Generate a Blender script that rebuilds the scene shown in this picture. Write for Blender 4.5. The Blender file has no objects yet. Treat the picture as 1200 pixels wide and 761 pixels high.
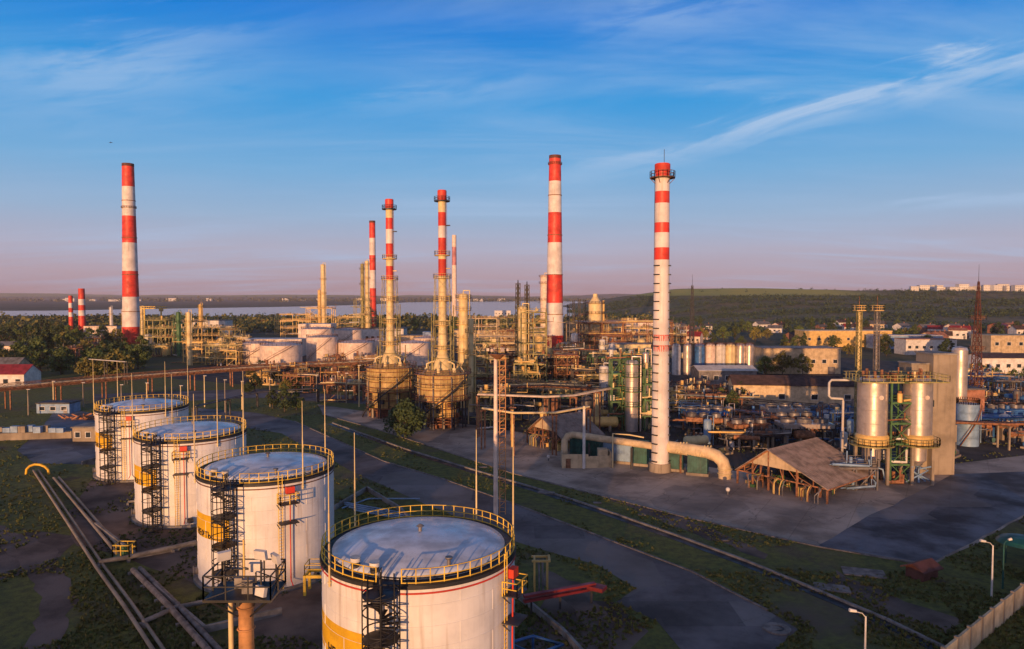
import bpy, math, random
from mathutils import Vector, Matrix, noise
R = math.radians
rnd = random.Random(7)
SC = bpy.context.scene
COL = SC.collection
# ------------------------------------------------------------------ camera
CAMH, F, HOR = 32.0, 830.0, 348.0
PITCH = math.atan((380.5 - HOR) / F)
cam = bpy.data.objects.new('camera', bpy.data.cameras.new('camera'))
COL.objects.link(cam)
cam.location = (0, 0, CAMH)
cam.rotation_euler = (R(90) - PITCH, 0, 0)
cam.data.sensor_width = 36
cam.data.lens = 36 * F / 1200
cam.data.clip_start = 0.5
cam.data.clip_end = 60000
SC.camera = cam
# ------------------------------------------------------------------ sky and sun
SUN_EL, SUN_AZ = 3.6, -14.0          # sun behind the camera, a touch to the left
W = bpy.data.worlds.new('World'); SC.world = W; W.use_nodes = True
nt = W.node_tree; nt.nodes.clear()
N = nt.nodes.new; LK = nt.links.new
def math_node(tree, op, a, b=None, clamp=False):
    n = tree.nodes.new('ShaderNodeMath'); n.operation = op; n.use_clamp = clamp
    for i, x in enumerate((a, b)):
        if x is None: continue
        if isinstance(x, (int, float)): n.inputs[i].default_value = x
        else: tree.links.new(x, n.inputs[i])
    return n.outputs[0]
def mix_node(tree, fac, a, b, mode='MIX'):
    n = tree.nodes.new('ShaderNodeMix'); n.data_type = 'RGBA'; n.blend_type = mode
    for s, x in ((0, fac), (6, a), (7, b)):
        if isinstance(x, (int, float)): n.inputs[s].default_value = x
        elif isinstance(x, tuple): n.inputs[s].default_value = (*x[:3], 1)
        else: tree.links.new(x, n.inputs[s])
    return n.outputs[2]
def lin(r, g, b):
    f = lambda c: (c / 255 / 12.92) if c / 255 <= 0.04045 else ((c / 255 + 0.055) / 1.055) ** 2.4
    return (f(r), f(g), f(b))
sky = N('ShaderNodeTexSky'); sky.sky_type = 'NISHITA'; sky.sun_disc = False
sky.sun_elevation = R(SUN_EL); sky.sun_rotation = R(180 - SUN_AZ)
sky.air_density = 1.2; sky.dust_density = 1.5; sky.ozone_density = 3.0; sky.altitude = 100
tc = N('ShaderNodeTexCoord')
sep = N('ShaderNodeSeparateXYZ'); LK(tc.outputs['Generated'], sep.inputs[0])
el = math_node(nt, 'MAXIMUM', sep.outputs[2], 0.0)
ramp = N('ShaderNodeValToRGB'); LK(el, ramp.inputs[0])
stops = [(0.0, (166, 138, 148)), (0.03, (174, 154, 166)), (0.065, (170, 168, 188)), (0.11, (146, 172, 202)),
         (0.17, (112, 166, 210)), (0.26, (44, 146, 212)), (0.36, (0, 118, 206)), (0.50, (0, 66, 122)), (1.0, (22, 36, 60))]
while len(ramp.color_ramp.elements) < len(stops): ramp.color_ramp.elements.new(0.5)
for e, (p, c) in zip(ramp.color_ramp.elements, stops):
    e.position = p; e.color = (*lin(*c), 1)
# cirrus: noise laid on a flat cloud deck far above (direction / height)
zc = math_node(nt, 'ADD', el, 0.10)
dx = math_node(nt, 'DIVIDE', sep.outputs[0], zc); dy = math_node(nt, 'DIVIDE', sep.outputs[1], zc)
comb = N('ShaderNodeCombineXYZ'); LK(dx, comb.inputs[0]); LK(dy, comb.inputs[1])
mp = N('ShaderNodeMapping'); LK(comb.outputs[0], mp.inputs[0]); mp.inputs['Rotation'].default_value = (0, 0, R(24)); mp.inputs['Scale'].default_value = (0.55, 1.9, 1)
n1 = N('ShaderNodeTexNoise'); LK(mp.outputs[0], n1.inputs[0]); n1.inputs['Scale'].default_value = 0.8; n1.inputs['Detail'].default_value = 9; n1.inputs['Roughness'].default_value = 0.62; n1.inputs['Distortion'].default_value = 0.6
n2 = N('ShaderNodeTexNoise'); LK(comb.outputs[0], n2.inputs[0]); n2.inputs['Scale'].default_value = 0.42; n2.inputs['Detail'].default_value = 2
def mrange(tree, v, a, b, c=0.0, d=1.0):
    n = tree.nodes.new('ShaderNodeMapRange'); n.interpolation_type = 'SMOOTHSTEP'
    tree.links.new(v, n.inputs[0])
    for i, x in enumerate((a, b, c, d)): n.inputs[i + 1].default_value = x
    return n.outputs[0]
c1 = math_node(nt, 'MULTIPLY', mrange(nt, n1.outputs[0], 0.42, 0.80), mrange(nt, n2.outputs[0], 0.38, 0.62))
c1 = math_node(nt, 'ADD', math_node(nt, 'MULTIPLY', c1, 0.50), math_node(nt, 'MULTIPLY', mrange(nt, math_node(nt, 'ADD', math_node(nt, 'MULTIPLY', n1.outputs[0], .6), math_node(nt, 'MULTIPLY', n2.outputs[0], .4)), 0.38, 0.66), 0.17))
def pdir(px, py):
    v = Vector((px - 600, F, -(py - 380.5)))
    v = Matrix.Rotation(-PITCH, 3, 'X') @ v
    return v.normalized()
def streak(p0, p1, width, amount, fade0, fade1, seed, end=None):
    """a long thin cirrus streak: a great circle through two sky directions, frayed by noise"""
    a, b = pdir(*p0), pdir(*p1)
    n = a.cross(b).normalized(); t = n.cross(a).normalized()
    d1 = N('ShaderNodeVectorMath'); d1.operation = 'DOT_PRODUCT'; LK(tc.outputs['Generated'], d1.inputs[0]); d1.inputs[1].default_value = n
    d2 = N('ShaderNodeVectorMath'); d2.operation = 'DOT_PRODUCT'; LK(tc.outputs['Generated'], d2.inputs[0]); d2.inputs[1].default_value = t
    cb = N('ShaderNodeCombineXYZ'); LK(math_node(nt, 'MULTIPLY', d2.outputs['Value'], 5.0), cb.inputs[0]); LK(math_node(nt, 'MULTIPLY', d1.outputs['Value'], 28.0), cb.inputs[1]); cb.inputs[2].default_value = seed
    nz = N('ShaderNodeTexNoise'); LK(cb.outputs[0], nz.inputs[0]); nz.inputs['Scale'].default_value = 1.3; nz.inputs['Detail'].default_value = 8; nz.inputs['Roughness'].default_value = 0.6; nz.inputs['Distortion'].default_value = 0.5
    off = math_node(nt, 'MULTIPLY', math_node(nt, 'SUBTRACT', nz.outputs[0], 0.5), width * 3.0)
    dd = math_node(nt, 'ABSOLUTE', math_node(nt, 'ADD', d1.outputs['Value'], off))
    core = mrange(nt, dd, 0.0, width, 1.0, 0.0)
    al = mrange(nt, d2.outputs['Value'], fade0, fade1)
    if end: al = math_node(nt, 'MULTIPLY', al, mrange(nt, d2.outputs['Value'], end[0], end[1], 1.0, 0.0))
    return math_node(nt, 'MULTIPLY', math_node(nt, 'MULTIPLY', core, al), math_node(nt, 'MULTIPLY', mrange(nt, nz.outputs[0], 0.25, 0.75), amount))
s1 = streak((830, 165), (1200, 66), 0.030, 1.35, -0.34, 0.16, 1.0)
s2 = streak((950, 245), (1200, 232), 0.014, 0.8, -0.05, 0.18, 5.0)
s3 = streak((420, 125), (620, 98), 0.022, 0.40, -0.10, 0.08, 9.0, (0.10, 0.32))
s4 = streak((20, 110), (260, 70), 0.065, 0.55, -0.10, 0.10, 14.0, (0.10, 0.38))
s5 = streak((700, 50), (900, 10), 0.05, 0.35, -0.10, 0.10, 19.0, (0.12, 0.30))
s6 = streak((800, 105), (900, 98), 0.012, 0.35, -0.06, 0.04, 25.0, (0.08, 0.16))
cl = math_node(nt, 'ADD', c1, s1)
for s in (s2, s3, s4, s5, s6): cl = math_node(nt, 'ADD', cl, s)
cl = math_node(nt, 'MINIMUM', cl, 0.9)
base = mix_node(nt, cl, ramp.outputs[0], lin(164, 190, 222))
sc10 = mix_node(nt, 1.0, base, (10.4, 10.4, 10.4), 'MULTIPLY')
nish = mix_node(nt, 1.0, sky.outputs[0], (0.05, 0.05, 0.05), 'MULTIPLY')
tot = mix_node(nt, 1.0, sc10, nish, 'ADD')
# warm afterglow of the low sun, low in the sky behind the camera
sd = Vector((math.sin(R(SUN_AZ)), -math.cos(R(SUN_AZ)), 0.05)).normalized(); sd.x = sd.x
gd = N('ShaderNodeVectorMath'); gd.operation = 'DOT_PRODUCT'; LK(tc.outputs['Generated'], gd.inputs[0]); gd.inputs[1].default_value = sd
gl = math_node(nt, 'POWER', math_node(nt, 'MAXIMUM', gd.outputs['Value'], 0.0), 3.0)
glow = mix_node(nt, gl, (0.0, 0.0, 0.0), (6.5, 3.2, 1.7))
tot = mix_node(nt, 1.0, tot, glow, 'ADD')
bg = N('ShaderNodeBackground'); LK(tot, bg.inputs[0]); bg.inputs[1].default_value = 0.1
wo = N('ShaderNodeOutputWorld'); LK(bg.outputs[0], wo.inputs[0])
sl = bpy.data.lights.new('sun', 'SUN'); sl.energy = 4.9; sl.angle = R(0.6); sl.color = (1.0, 0.53, 0.235)
so = bpy.data.objects.new('sun', sl); COL.objects.link(so)
so.rotation_euler = (R(90 - SUN_EL), 0, R(SUN_AZ))     # shines towards +Y
so.location = (0, -50, 80)
vs = SC.view_settings
vs.view_transform = 'Standard'; vs.look = 'None'; vs.gamma = 1; vs.exposure = 0.05; vs.use_curve_mapping = False
SC.render.engine = 'CYCLES'
SC.cycles.volume_bounces = 0; SC.cycles.max_bounces = 5; SC.cycles.diffuse_bounces = 2; SC.cycles.glossy_bounces = 2
SC.cycles.use_denoising = True
# ------------------------------------------------------------------ picture <-> ground helpers
_rot = Matrix.Rotation(-PITCH, 3, 'X')
def G(px, py, z=0.0):
    """the place in the world, at height z, that the photo shows at this pixel"""
    v = _rot @ Vector((px - 600, F, -(py - 380.5)))
    t = (z - CAMH) / v.z
    return Vector((v.x * t, v.y * t, z))
def at(px, Y):
    """ground point at distance Y in the photo's column px"""
    return Vector(((px - 600) / F * Y, Y, 0))
def proj(p):
    v = _rot.transposed() @ (Vector(p) - Vector((0, 0, CAMH)))
    return 600 + v.x / v.y * F, 380.5 - v.z / v.y * F
def Z(py, Y):
    return CAMH - (py - HOR) / F * Y
# ------------------------------------------------------------------ mesh builder
class MB:
    def __init__(s): s.v = []; s.f = []; s.m = []; s.s = []
    def add(s, vs, fs, m=0, sm=False):
        o = len(s.v); s.v += [tuple(p) for p in vs]
        for f in fs:
            s.f.append(tuple(i + o for i in f)); s.m.append(m); s.s.append(sm)
        return s
    def box(s, x, y, z, sx, sy, sz, rz=0.0, m=0):
        """centre x,y; z is the bottom"""
        c, n = math.cos(rz), math.sin(rz); P = []
        for k in (0, sz):
            for a, b in ((-1, -1), (1, -1), (1, 1), (-1, 1)):
                u, w = a * sx / 2, b * sy / 2
                P.append((x + u * c - w * n, y + u * n + w * c, z + k))
        return s.add(P, [(0, 3, 2, 1), (4, 5, 6, 7), (0, 1, 5, 4), (1, 2, 6, 5), (2, 3, 7, 6), (3, 0, 4, 7)], m)
    def beam(s, a, b, w, h=None, m=0):
        a, b = Vector(a), Vector(b); d = b - a
        if d.length < 1e-6: return s
        d.normalize(); h = h or w
        u = Vector((0, 0, 1)) if abs(d.z) < 0.95 else Vector((0, 1, 0))
        x = d.cross(u).normalized(); y = x.cross(d)
        P = [p + x * (i * w / 2) + y * (j * h / 2) for p in (a, b) for i, j in ((-1, -1), (1, -1), (1, 1), (-1, 1))]
        return s.add(P, [(0, 3, 2, 1), (4, 5, 6, 7), (0, 1, 5, 4), (1, 2, 6, 5), (2, 3, 7, 6), (3, 0, 4, 7)], m)
    def cyl(s, a, b, r0, r1=None, n=12, m=0, caps=True):
        a, b = Vector(a), Vector(b); r1 = r0 if r1 is None else r1
        d = (b - a).normalized(); u = Vector((0, 0, 1)) if abs(d.z) < 0.95 else Vector((0, 1, 0))
        x = d.cross(u).normalized(); y = x.cross(d)
        A = [a + (x * math.cos(t) + y * math.sin(t)) * r0 for t in (2 * math.pi * i / n for i in range(n))]
        B = [b + (x * math.cos(t) + y * math.sin(t)) * r1 for t in (2 * math.pi * i / n for i in range(n))]
        s.add(A + B, [(i, i + n, (i + 1) % n + n, (i + 1) % n) for i in range(n)], m, True)
        if caps:
            s.add(A, [tuple(range(n))], m); s.add(B, [tuple(reversed(range(n)))], m)
        return s
    def tube(s, pts, r, n=8, m=0, closed=False, caps=True):
        P = [Vector(p) for p in pts]; k = len(P); rings = []
        up = Vector((0, 0, 1))
        for i, p in enumerate(P):
            a = P[(i - 1) % k] if (closed or i > 0) else p
            b = P[(i + 1) % k] if (closed or i < k - 1) else p
            d = (b - a).normalized()
            if abs(d.dot(up)) > 0.98: up = Vector((0, 1, 0)) if abs(d.z) > .7 else Vector((0, 0, 1))
            x = d.cross(up).normalized(); y = x.cross(d); up = y
            rings.append([p + (x * math.cos(t) + y * math.sin(t)) * r for t in (2 * math.pi * j / n for j in range(n))])
        vs = [q for g in rings for q in g]; fs = []
        for i in range(k if closed else k - 1):
            a, b = i * n, ((i + 1) % k) * n
            for j in range(n): fs.append((a + j, b + j, b + (j + 1) % n, a + (j + 1) % n))
        s.add(vs, fs, m, True)
        if caps and not closed:
            s.add(rings[0], [tuple(range(n))], m); s.add(rings[-1], [tuple(reversed(range(n)))], m)
        return s
    def ring(s, x, y, z, R_, r, n=40, k=6, m=0, a0=0, a1=360):
        full = abs(a1 - a0) >= 359.9; q = n if full else n + 1
        pts = [(x + R_ * math.sin(R(a0 + (a1 - a0) * i / n)), y - R_ * math.cos(R(a0 + (a1 - a0) * i / n)), z) for i in range(q)]
        return s.tube(pts, r, k, m, closed=full)
    def lathe(s, x, y, prof, n=32, ms=0, smooth=False):
        """prof: (radius, z) from bottom to top; ms one material index or one per segment"""
        cs = [(math.cos(2 * math.pi * i / n), math.sin(2 * math.pi * i / n)) for i in range(n)]
        if smooth:
            vs = [(x + r * c, y + r * q, z) for r, z in prof for c, q in cs]
            fs = [(k * n + i, k * n + (i + 1) % n, (k + 1) * n + (i + 1) % n, (k + 1) * n + i) for k in range(len(prof) - 1) for i in range(n)]
            return s.add(vs, fs, ms if isinstance(ms, int) else ms[0], True)
        for k in range(len(prof) - 1):
            m = ms if isinstance(ms, int) else ms[k]
            vs = [(x + r * c, y + r * q, z) for r, z in prof[k:k + 2] for c, q in cs]
            s.add(vs, [(i, (i + 1) % n, n + (i + 1) % n, n + i) for i in range(n)], m, True)
        return s
    def disc(s, x, y, z, r, n=32, m=0):
        return s.add([(x + r * math.cos(2 * math.pi * i / n), y + r * math.sin(2 * math.pi * i / n), z) for i in range(n)], [tuple(range(n))], m)
    def annulus(s, x, y, z, r0, r1, n=40, m=0, th=0.08):
        return s.lathe(x, y, [(r0, z), (r1, z), (r1, z + th), (r0, z + th), (r0, z)], n, m)
    def build(s, name, mats, parent=None):
        me = bpy.data.meshes.new(name)
        me.from_pydata(s.v, [], s.f)
        if not isinstance(mats, (list, tuple)): mats = [mats]
        for q in mats: me.materials.append(q)
        me.polygons.foreach_set('material_index', s.m)
        me.polygons.foreach_set('use_smooth', s.s)
        me.update()
        o = bpy.data.objects.new(name, me); COL.objects.link(o)
        if parent: o.parent = parent
        return o
LABELS = []
def tag(o, label, cat, group=None, kind=None):
    o['label'] = label; o['category'] = cat
    if group: o['group'] = group
    if kind: o['kind'] = kind
    LABELS.append(o)
    return o
def thing(name, label, cat, loc=(0, 0, 0), rz=0.0, group=None):
    o = bpy.data.objects.new(name, None); COL.objects.link(o)
    o.location = loc; o.rotation_euler = (0, 0, rz); o.empty_display_size = 0.5
    return tag(o, label, cat, group)
def struct(o, kind='structure'):
    o['kind'] = kind; return o
def dup(root, loc, rz=0.0, label=None, scale=None, group=None):
    r = root.copy(); COL.objects.link(r); r.location = loc; r.rotation_euler = (0, 0, rz)
    if scale: r.scale = scale
    if label: r['label'] = label
    if group: r['group'] = group
    LABELS.append(r)
    for ch in KIDS.get(root.name, ()):
        c = ch.copy(); COL.objects.link(c); c.parent = r
        for g in KIDS.get(ch.name, ()):
            d = g.copy(); COL.objects.link(d); d.parent = c
    return r
KIDS = {}
def freeze(root):
    """remember the parts of a thing that will be copied"""
    for o in bpy.data.objects:
        if o.parent is root or (o.parent and o.parent.parent is root): KIDS.setdefault(o.parent.name, []).append(o)
    return root
# ------------------------------------------------------------------ materials
def mat(name, col, rough=0.6, metal=0.0, var=0.22, scale=0.6, col2=None, streak=0.0, streak_col=(0.16, 0.07, 0.03), bump=0.0, bscale=8.0, spots=0.0, rand=0.0):
    m = bpy.data.materials.new(name); m.use_nodes = True; t = m.node_tree; b = t.nodes['Principled BSDF']
    b.inputs['Roughness'].default_value = rough; b.inputs['Metallic'].default_value = metal
    c = t.nodes.new('ShaderNodeTexCoord'); oi = t.nodes.new('ShaderNodeObjectInfo'); va = t.nodes.new('ShaderNodeVectorMath'); va.operation = 'ADD'; t.links.new(c.outputs['Object'], va.inputs[0])
    t.links.new(math_node(t, 'MULTIPLY', oi.outputs['Random'], 60.0), va.inputs[1]); o = va.outputs[0]
    n = t.nodes.new('ShaderNodeTexNoise'); t.links.new(o, n.inputs[0]); n.inputs['Scale'].default_value = scale; n.inputs['Detail'].default_value = 6; n.inputs['Roughness'].default_value = 0.6
    c2 = col2 or tuple(x * (1 - var * 1.6) for x in col); c1 = tuple(min(1, x * (1 + var * 0.4)) for x in col)
    out = mix_node(t, mrange(t, n.outputs[0], 0.35, 0.68), c1, c2)
    if streak:
        mp_ = t.nodes.new('ShaderNodeMapping'); t.links.new(o, mp_.inputs[0]); mp_.inputs['Scale'].default_value = (1.6, 1.6, 0.10)
        s = t.nodes.new('ShaderNodeTexNoise'); t.links.new(mp_.outputs[0], s.inputs[0]); s.inputs['Scale'].default_value = 1.2; s.inputs['Detail'].default_value = 5
        out = mix_node(t, math_node(t, 'MULTIPLY', mrange(t, s.outputs[0], 0.52, 0.78), streak), out, streak_col)
    if spots:
        s = t.nodes.new('ShaderNodeTexNoise'); t.links.new(o, s.inputs[0]); s.inputs['Scale'].default_value = 3.2; s.inputs['Detail'].default_value = 8; s.inputs['Roughness'].default_value = .7
        out = mix_node(t, math_node(t, 'MULTIPLY', mrange(t, s.outputs[0], 0.6, 0.72), spots), out, streak_col)
    if rand:
        oi = t.nodes.new('ShaderNodeObjectInfo')
        v = math_node(t, 'ADD', math_node(t, 'MULTIPLY', oi.outputs['Random'], rand * 2), 1 - rand)
        cv = t.nodes.new('ShaderNodeCombineColor')
        for i in range(3): t.links.new(v, cv.inputs[i])
        out = mix_node(t, 1.0, out, cv.outputs[0], 'MULTIPLY')
    t.links.new(out, b.inputs['Base Color'])
    r_ = mrange(t, n.outputs[0], 0.3, 0.7, max(0.05, rough - 0.1), min(1, rough + 0.12)); t.links.new(r_, b.inputs['Roughness'])
    if bump:
        bn = t.nodes.new('ShaderNodeTexNoise'); t.links.new(o, bn.inputs[0]); bn.inputs['Scale'].default_value = bscale; bn.inputs['Detail'].default_value = 5
        bb = t.nodes.new('ShaderNodeBump'); t.links.new(bn.outputs[0], bb.inputs['Height']); bb.inputs['Strength'].default_value = bump; bb.inputs['Distance'].default_value = 0.1
        t.links.new(bb.outputs[0], b.inputs['Normal'])
    return m
M = dict(
 white=mat('tank_white_paint', (0.80, 0.77, 0.74), 0.45, var=.10, scale=.35, streak=.55, streak_col=(.40, .30, .22), spots=.22),
 white2=mat('weathered_white_paint', (0.66, 0.62, 0.58), 0.6, var=.2, scale=.3, streak=.5, streak_col=(.30, .20, .14)),
 roofw=mat('tank_roof_paint', (0.68, 0.72, 0.78), 0.32, var=.22, scale=.45, spots=.25, streak_col=(.30, .27, .24)),
 yellow=mat('yellow_paint', (0.80, 0.46, 0.02), 0.45, var=.15, spots=.2),
 yrail=mat('yellow_rail_paint', (0.80, 0.52, 0.05), 0.5, var=.25),
 red=mat('red_paint', (0.70, 0.05, 0.022), 0.55, var=.2, scale=.3, streak=.45, streak_col=(.40, .14, .08), spots=.15),
 redhaze=mat('hazy_red_paint', (0.50, 0.20, 0.20), 0.6, var=.2, scale=.2),  # pale red with distance haze mixed into the weathered colour
 chwhite=mat('chimney_white_paint', (0.74, 0.66, 0.60), 0.6, var=.14, scale=.25, spots=.2, streak=.55, streak_col=(.40, .30, .22)),
 cream=mat('cream_paint', (0.76, 0.60, 0.30), 0.55, var=.12, streak=.45, streak_col=(.42, .24, .09)),
 ochre=mat('ochre_paint', (0.72, 0.47, 0.15), 0.55, var=.14, streak=.5, streak_col=(.34, .17, .06), rand=.15),
 olive=mat('olive_paint', (0.34, 0.29, 0.10), 0.6, var=.3, streak=.4, streak_col=(.16, .09, .04), rand=.2),
 green=mat('green_paint', (0.07, 0.17, 0.06), 0.55, var=.3, spots=.3),
 teal=mat('teal_paint', (0.012, 0.095, 0.08), 0.5, var=.3, streak=.3, streak_col=(.10, .07, .05)),
 blue=mat('blue_paint', (0.04, 0.14, 0.36), 0.45, var=.3, spots=.2),
 bluel=mat('pale_blue_paint', (0.22, 0.34, 0.50), 0.45, var=.2, spots=.2),
 silver=mat('aluminium_cladding', (0.66, 0.56, 0.49), 0.38, 0.6, var=.2, scale=.5, streak=.55, streak_col=(.34, .20, .12), spots=.15),
 drum=mat('stained_ochre_drum', (0.52, 0.36, 0.13), 0.6, var=.2, scale=.5, streak=.75, streak_col=(.20, .10, .04), spots=.2),
 orange=mat('orange_rust_column', (0.56, 0.27, 0.10), 0.7, var=.3, streak=.6),
 rustd=mat('dark_rusted_steel', (0.13, 0.045, 0.03), 0.8, var=.3),
 steel=mat('grey_steel', (0.20, 0.185, 0.18), 0.5, 0.3, var=.3, streak=.4, rand=.2),
 dark=mat('dark_steel', (0.045, 0.042, 0.045), 0.55, 0.2, var=.3, spots=.4),
 black=mat('black_steel', (0.022, 0.022, 0.025), 0.5, 0.2, var=.3),
 rust=mat('rusted_steel', (0.30, 0.13, 0.06), 0.75, var=.4, scale=1.5, rand=.25),
 brown=mat('brown_roofing', (0.085, 0.05, 0.04), 0.8, var=.3),
 pinkroof=mat('weathered_sheet_roof', (0.33, 0.25, 0.20), 0.7, var=.3, streak=.4, streak_col=(.3, .12, .06), bump=.3),
 concrete=mat('cast_concrete', (0.32, 0.26, 0.19), 0.8, scale=.25, var=.2, streak=.7, streak_col=(.15, .12, .09), bump=.3),
 concd=mat('stained_concrete', (0.26, 0.24, 0.22), 0.85, var=.3, spots=.3, streak_col=(.10, .09, .08), bump=.4),
 tan=mat('tan_render', (0.62, 0.47, 0.28), 0.8, var=.2, streak=.3, rand=.15),
 pink=mat('pale_pink_tank_paint', (0.78, 0.62, 0.50), 0.6, var=.15, streak=.5, streak_col=(.40, .22, .14), rand=.08),
 brick=mat('brick_wall', (0.34, 0.15, 0.09), 0.85, var=.3, rand=.2),
 whitewall=mat('whitewashed_wall', (0.70, 0.66, 0.60), 0.8, var=.15, streak=.2, rand=.1),
 redroof=mat('red_metal_roof', (0.28, 0.03, 0.03), 0.5, var=.25),
 greyroof=mat('grey_felt_roof', (0.14, 0.135, 0.14), 0.85, var=.3, rand=.3),
 glass=mat('window_glass', (0.03, 0.04, 0.05), 0.1, var=.2),
 bark=mat('tree_bark', (0.10, 0.07, 0.045), 0.9, var=.3),
 asph=mat('asphalt_road', (0.165, 0.145, 0.145), 0.85, var=.36, scale=.12, spots=.7, streak_col=(.05, .048, .05), bump=.3, bscale=30),
 asphl=mat('dark_asphalt_lot', (0.14, 0.15, 0.175), 0.75, var=.45, scale=.15, spots=.6, streak_col=(.03, .03, .04), bump=.3, bscale=30),
 apron=mat('worn_concrete_apron', (0.48, 0.385, 0.30), 0.85, var=.36, scale=.11, spots=.65, streak_col=(.13, .11, .095), bump=.4, bscale=20),
 kerb=mat('kerb_concrete', (0.22, 0.19, 0.17), 0.85, var=.3, scale=1.0),
 dirt=mat('bare_dirt', (0.16, 0.115, 0.09), 0.95, var=.4, scale=.15, spots=.4, streak_col=(.06, .055, .04), bump=.6, bscale=6),
 gravel=mat('gravel_pad', (0.060, 0.050, 0.042), 0.95, var=.35, scale=.2, spots=.5, streak_col=(.035, .03, .027), bump=.6, bscale=12),
)
def joints(m, rot, w, h, amt, base):
    t = m.node_tree; b = t.nodes['Principled BSDF']; src = b.inputs['Base Color'].links[0].from_socket
    c = t.nodes.new('ShaderNodeTexCoord'); mp = t.nodes.new('ShaderNodeMapping'); t.links.new(c.outputs['Object'], mp.inputs[0]); mp.inputs['Rotation'].default_value = (0, 0, rot)
    k = t.nodes.new('ShaderNodeTexBrick'); t.links.new(mp.outputs[0], k.inputs[0]); k.inputs['Scale'].default_value = 1; k.inputs['Brick Width'].default_value = w; k.inputs['Row Height'].default_value = h
    k.inputs['Mortar Size'].default_value = .06; k.offset = 0; k.inputs['Color1'].default_value = (1, 1, 1, 1); k.inputs['Color2'].default_value = (.80, .80, .82, 1); k.inputs['Mortar'].default_value = (.5, .48, .45, 1)
    t.links.new(mix_node(t, amt, src, k.outputs['Color'], 'MULTIPLY'), b.inputs['Base Color'])
def cracks(m, sc, amt, col):
    t = m.node_tree; b = t.nodes['Principled BSDF']; src = b.inputs['Base Color'].links[0].from_socket
    c = t.nodes.new('ShaderNodeTexCoord'); n = t.nodes.new('ShaderNodeTexNoise'); t.links.new(c.outputs['Object'], n.inputs[0]); n.inputs['Scale'].default_value = .6; n.inputs['Detail'].default_value = 6
    va = t.nodes.new('ShaderNodeVectorMath'); va.operation = 'ADD'; t.links.new(c.outputs['Object'], va.inputs[0])
    vm = t.nodes.new('ShaderNodeVectorMath'); vm.operation = 'SCALE'; t.links.new(n.outputs['Color'], vm.inputs[0]); vm.inputs['Scale'].default_value = 3.0; t.links.new(vm.outputs[0], va.inputs[1])
    v = t.nodes.new('ShaderNodeTexVoronoi'); v.feature = 'DISTANCE_TO_EDGE'; t.links.new(va.outputs[0], v.inputs['Vector']); v.inputs['Scale'].default_value = sc
    n2_ = t.nodes.new('ShaderNodeTexNoise'); t.links.new(c.outputs['Object'], n2_.inputs[0]); n2_.inputs['Scale'].default_value = .09; n2_.inputs['Detail'].default_value = 3
    f = math_node(t, 'MULTIPLY', mrange(t, v.outputs['Distance'], 0.0, 0.022, 1.0, 0.0), mrange(t, n2_.outputs[0], .42, .6, .15, 1.0))
    out = mix_node(t, math_node(t, 'MULTIPLY', f, amt), src, col)
    # squared repair patches of another age
    k = t.nodes.new('ShaderNodeTexVoronoi'); k.distance = 'CHEBYCHEV'; t.links.new(c.outputs['Object'], k.inputs['Vector']); k.inputs['Scale'].default_value = .07
    sp = t.nodes.new('ShaderNodeSeparateColor'); t.links.new(k.outputs['Color'], sp.inputs[0])
    out = mix_node(t, math_node(t, 'MULTIPLY', mrange(t, sp.outputs[0], .70, .72), .30), out, tuple(x * .5 for x in col))
    out = mix_node(t, math_node(t, 'MULTIPLY', mrange(t, sp.outputs[1], .78, .80), .25), out, (.34, .30, .26))
    t.links.new(out, b.inputs['Base Color'])
cracks(M['apron'], .16, .7, (.09, .08, .06)); cracks(M['asph'], .22, .6, (.05, .05, .045)); cracks(M['asphl'], .2, .5, (.04, .04, .045))
joints(M['apron'], R(32), 6, 3.5, .55, 0); joints(M['asphl'], R(32), 14, 7, .3, 0)
def leaf_mat(name, a, b):
    m = mat(name, a, 0.75, col2=b, scale=.9, rand=.25)
    return m
M['leaf'] = leaf_mat('leaf_green', (0.105, 0.140, 0.028), (0.050, 0.078, 0.018))
M['leaf2'] = leaf_mat('leaf_olive', (0.19, 0.16, 0.03), (0.095, 0.09, 0.02))
M['tuft'] = leaf_mat('tuft_green', (0.085, 0.115, 0.022), (0.045, 0.065, 0.015)); M['tuft2'] = leaf_mat('tuft_dry', (0.13, 0.125, 0.035), (0.07, 0.075, 0.02))
M['leaf3'] = leaf_mat('leaf_dark', (0.045, 0.070, 0.020), (0.022, 0.038, 0.012))
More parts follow.
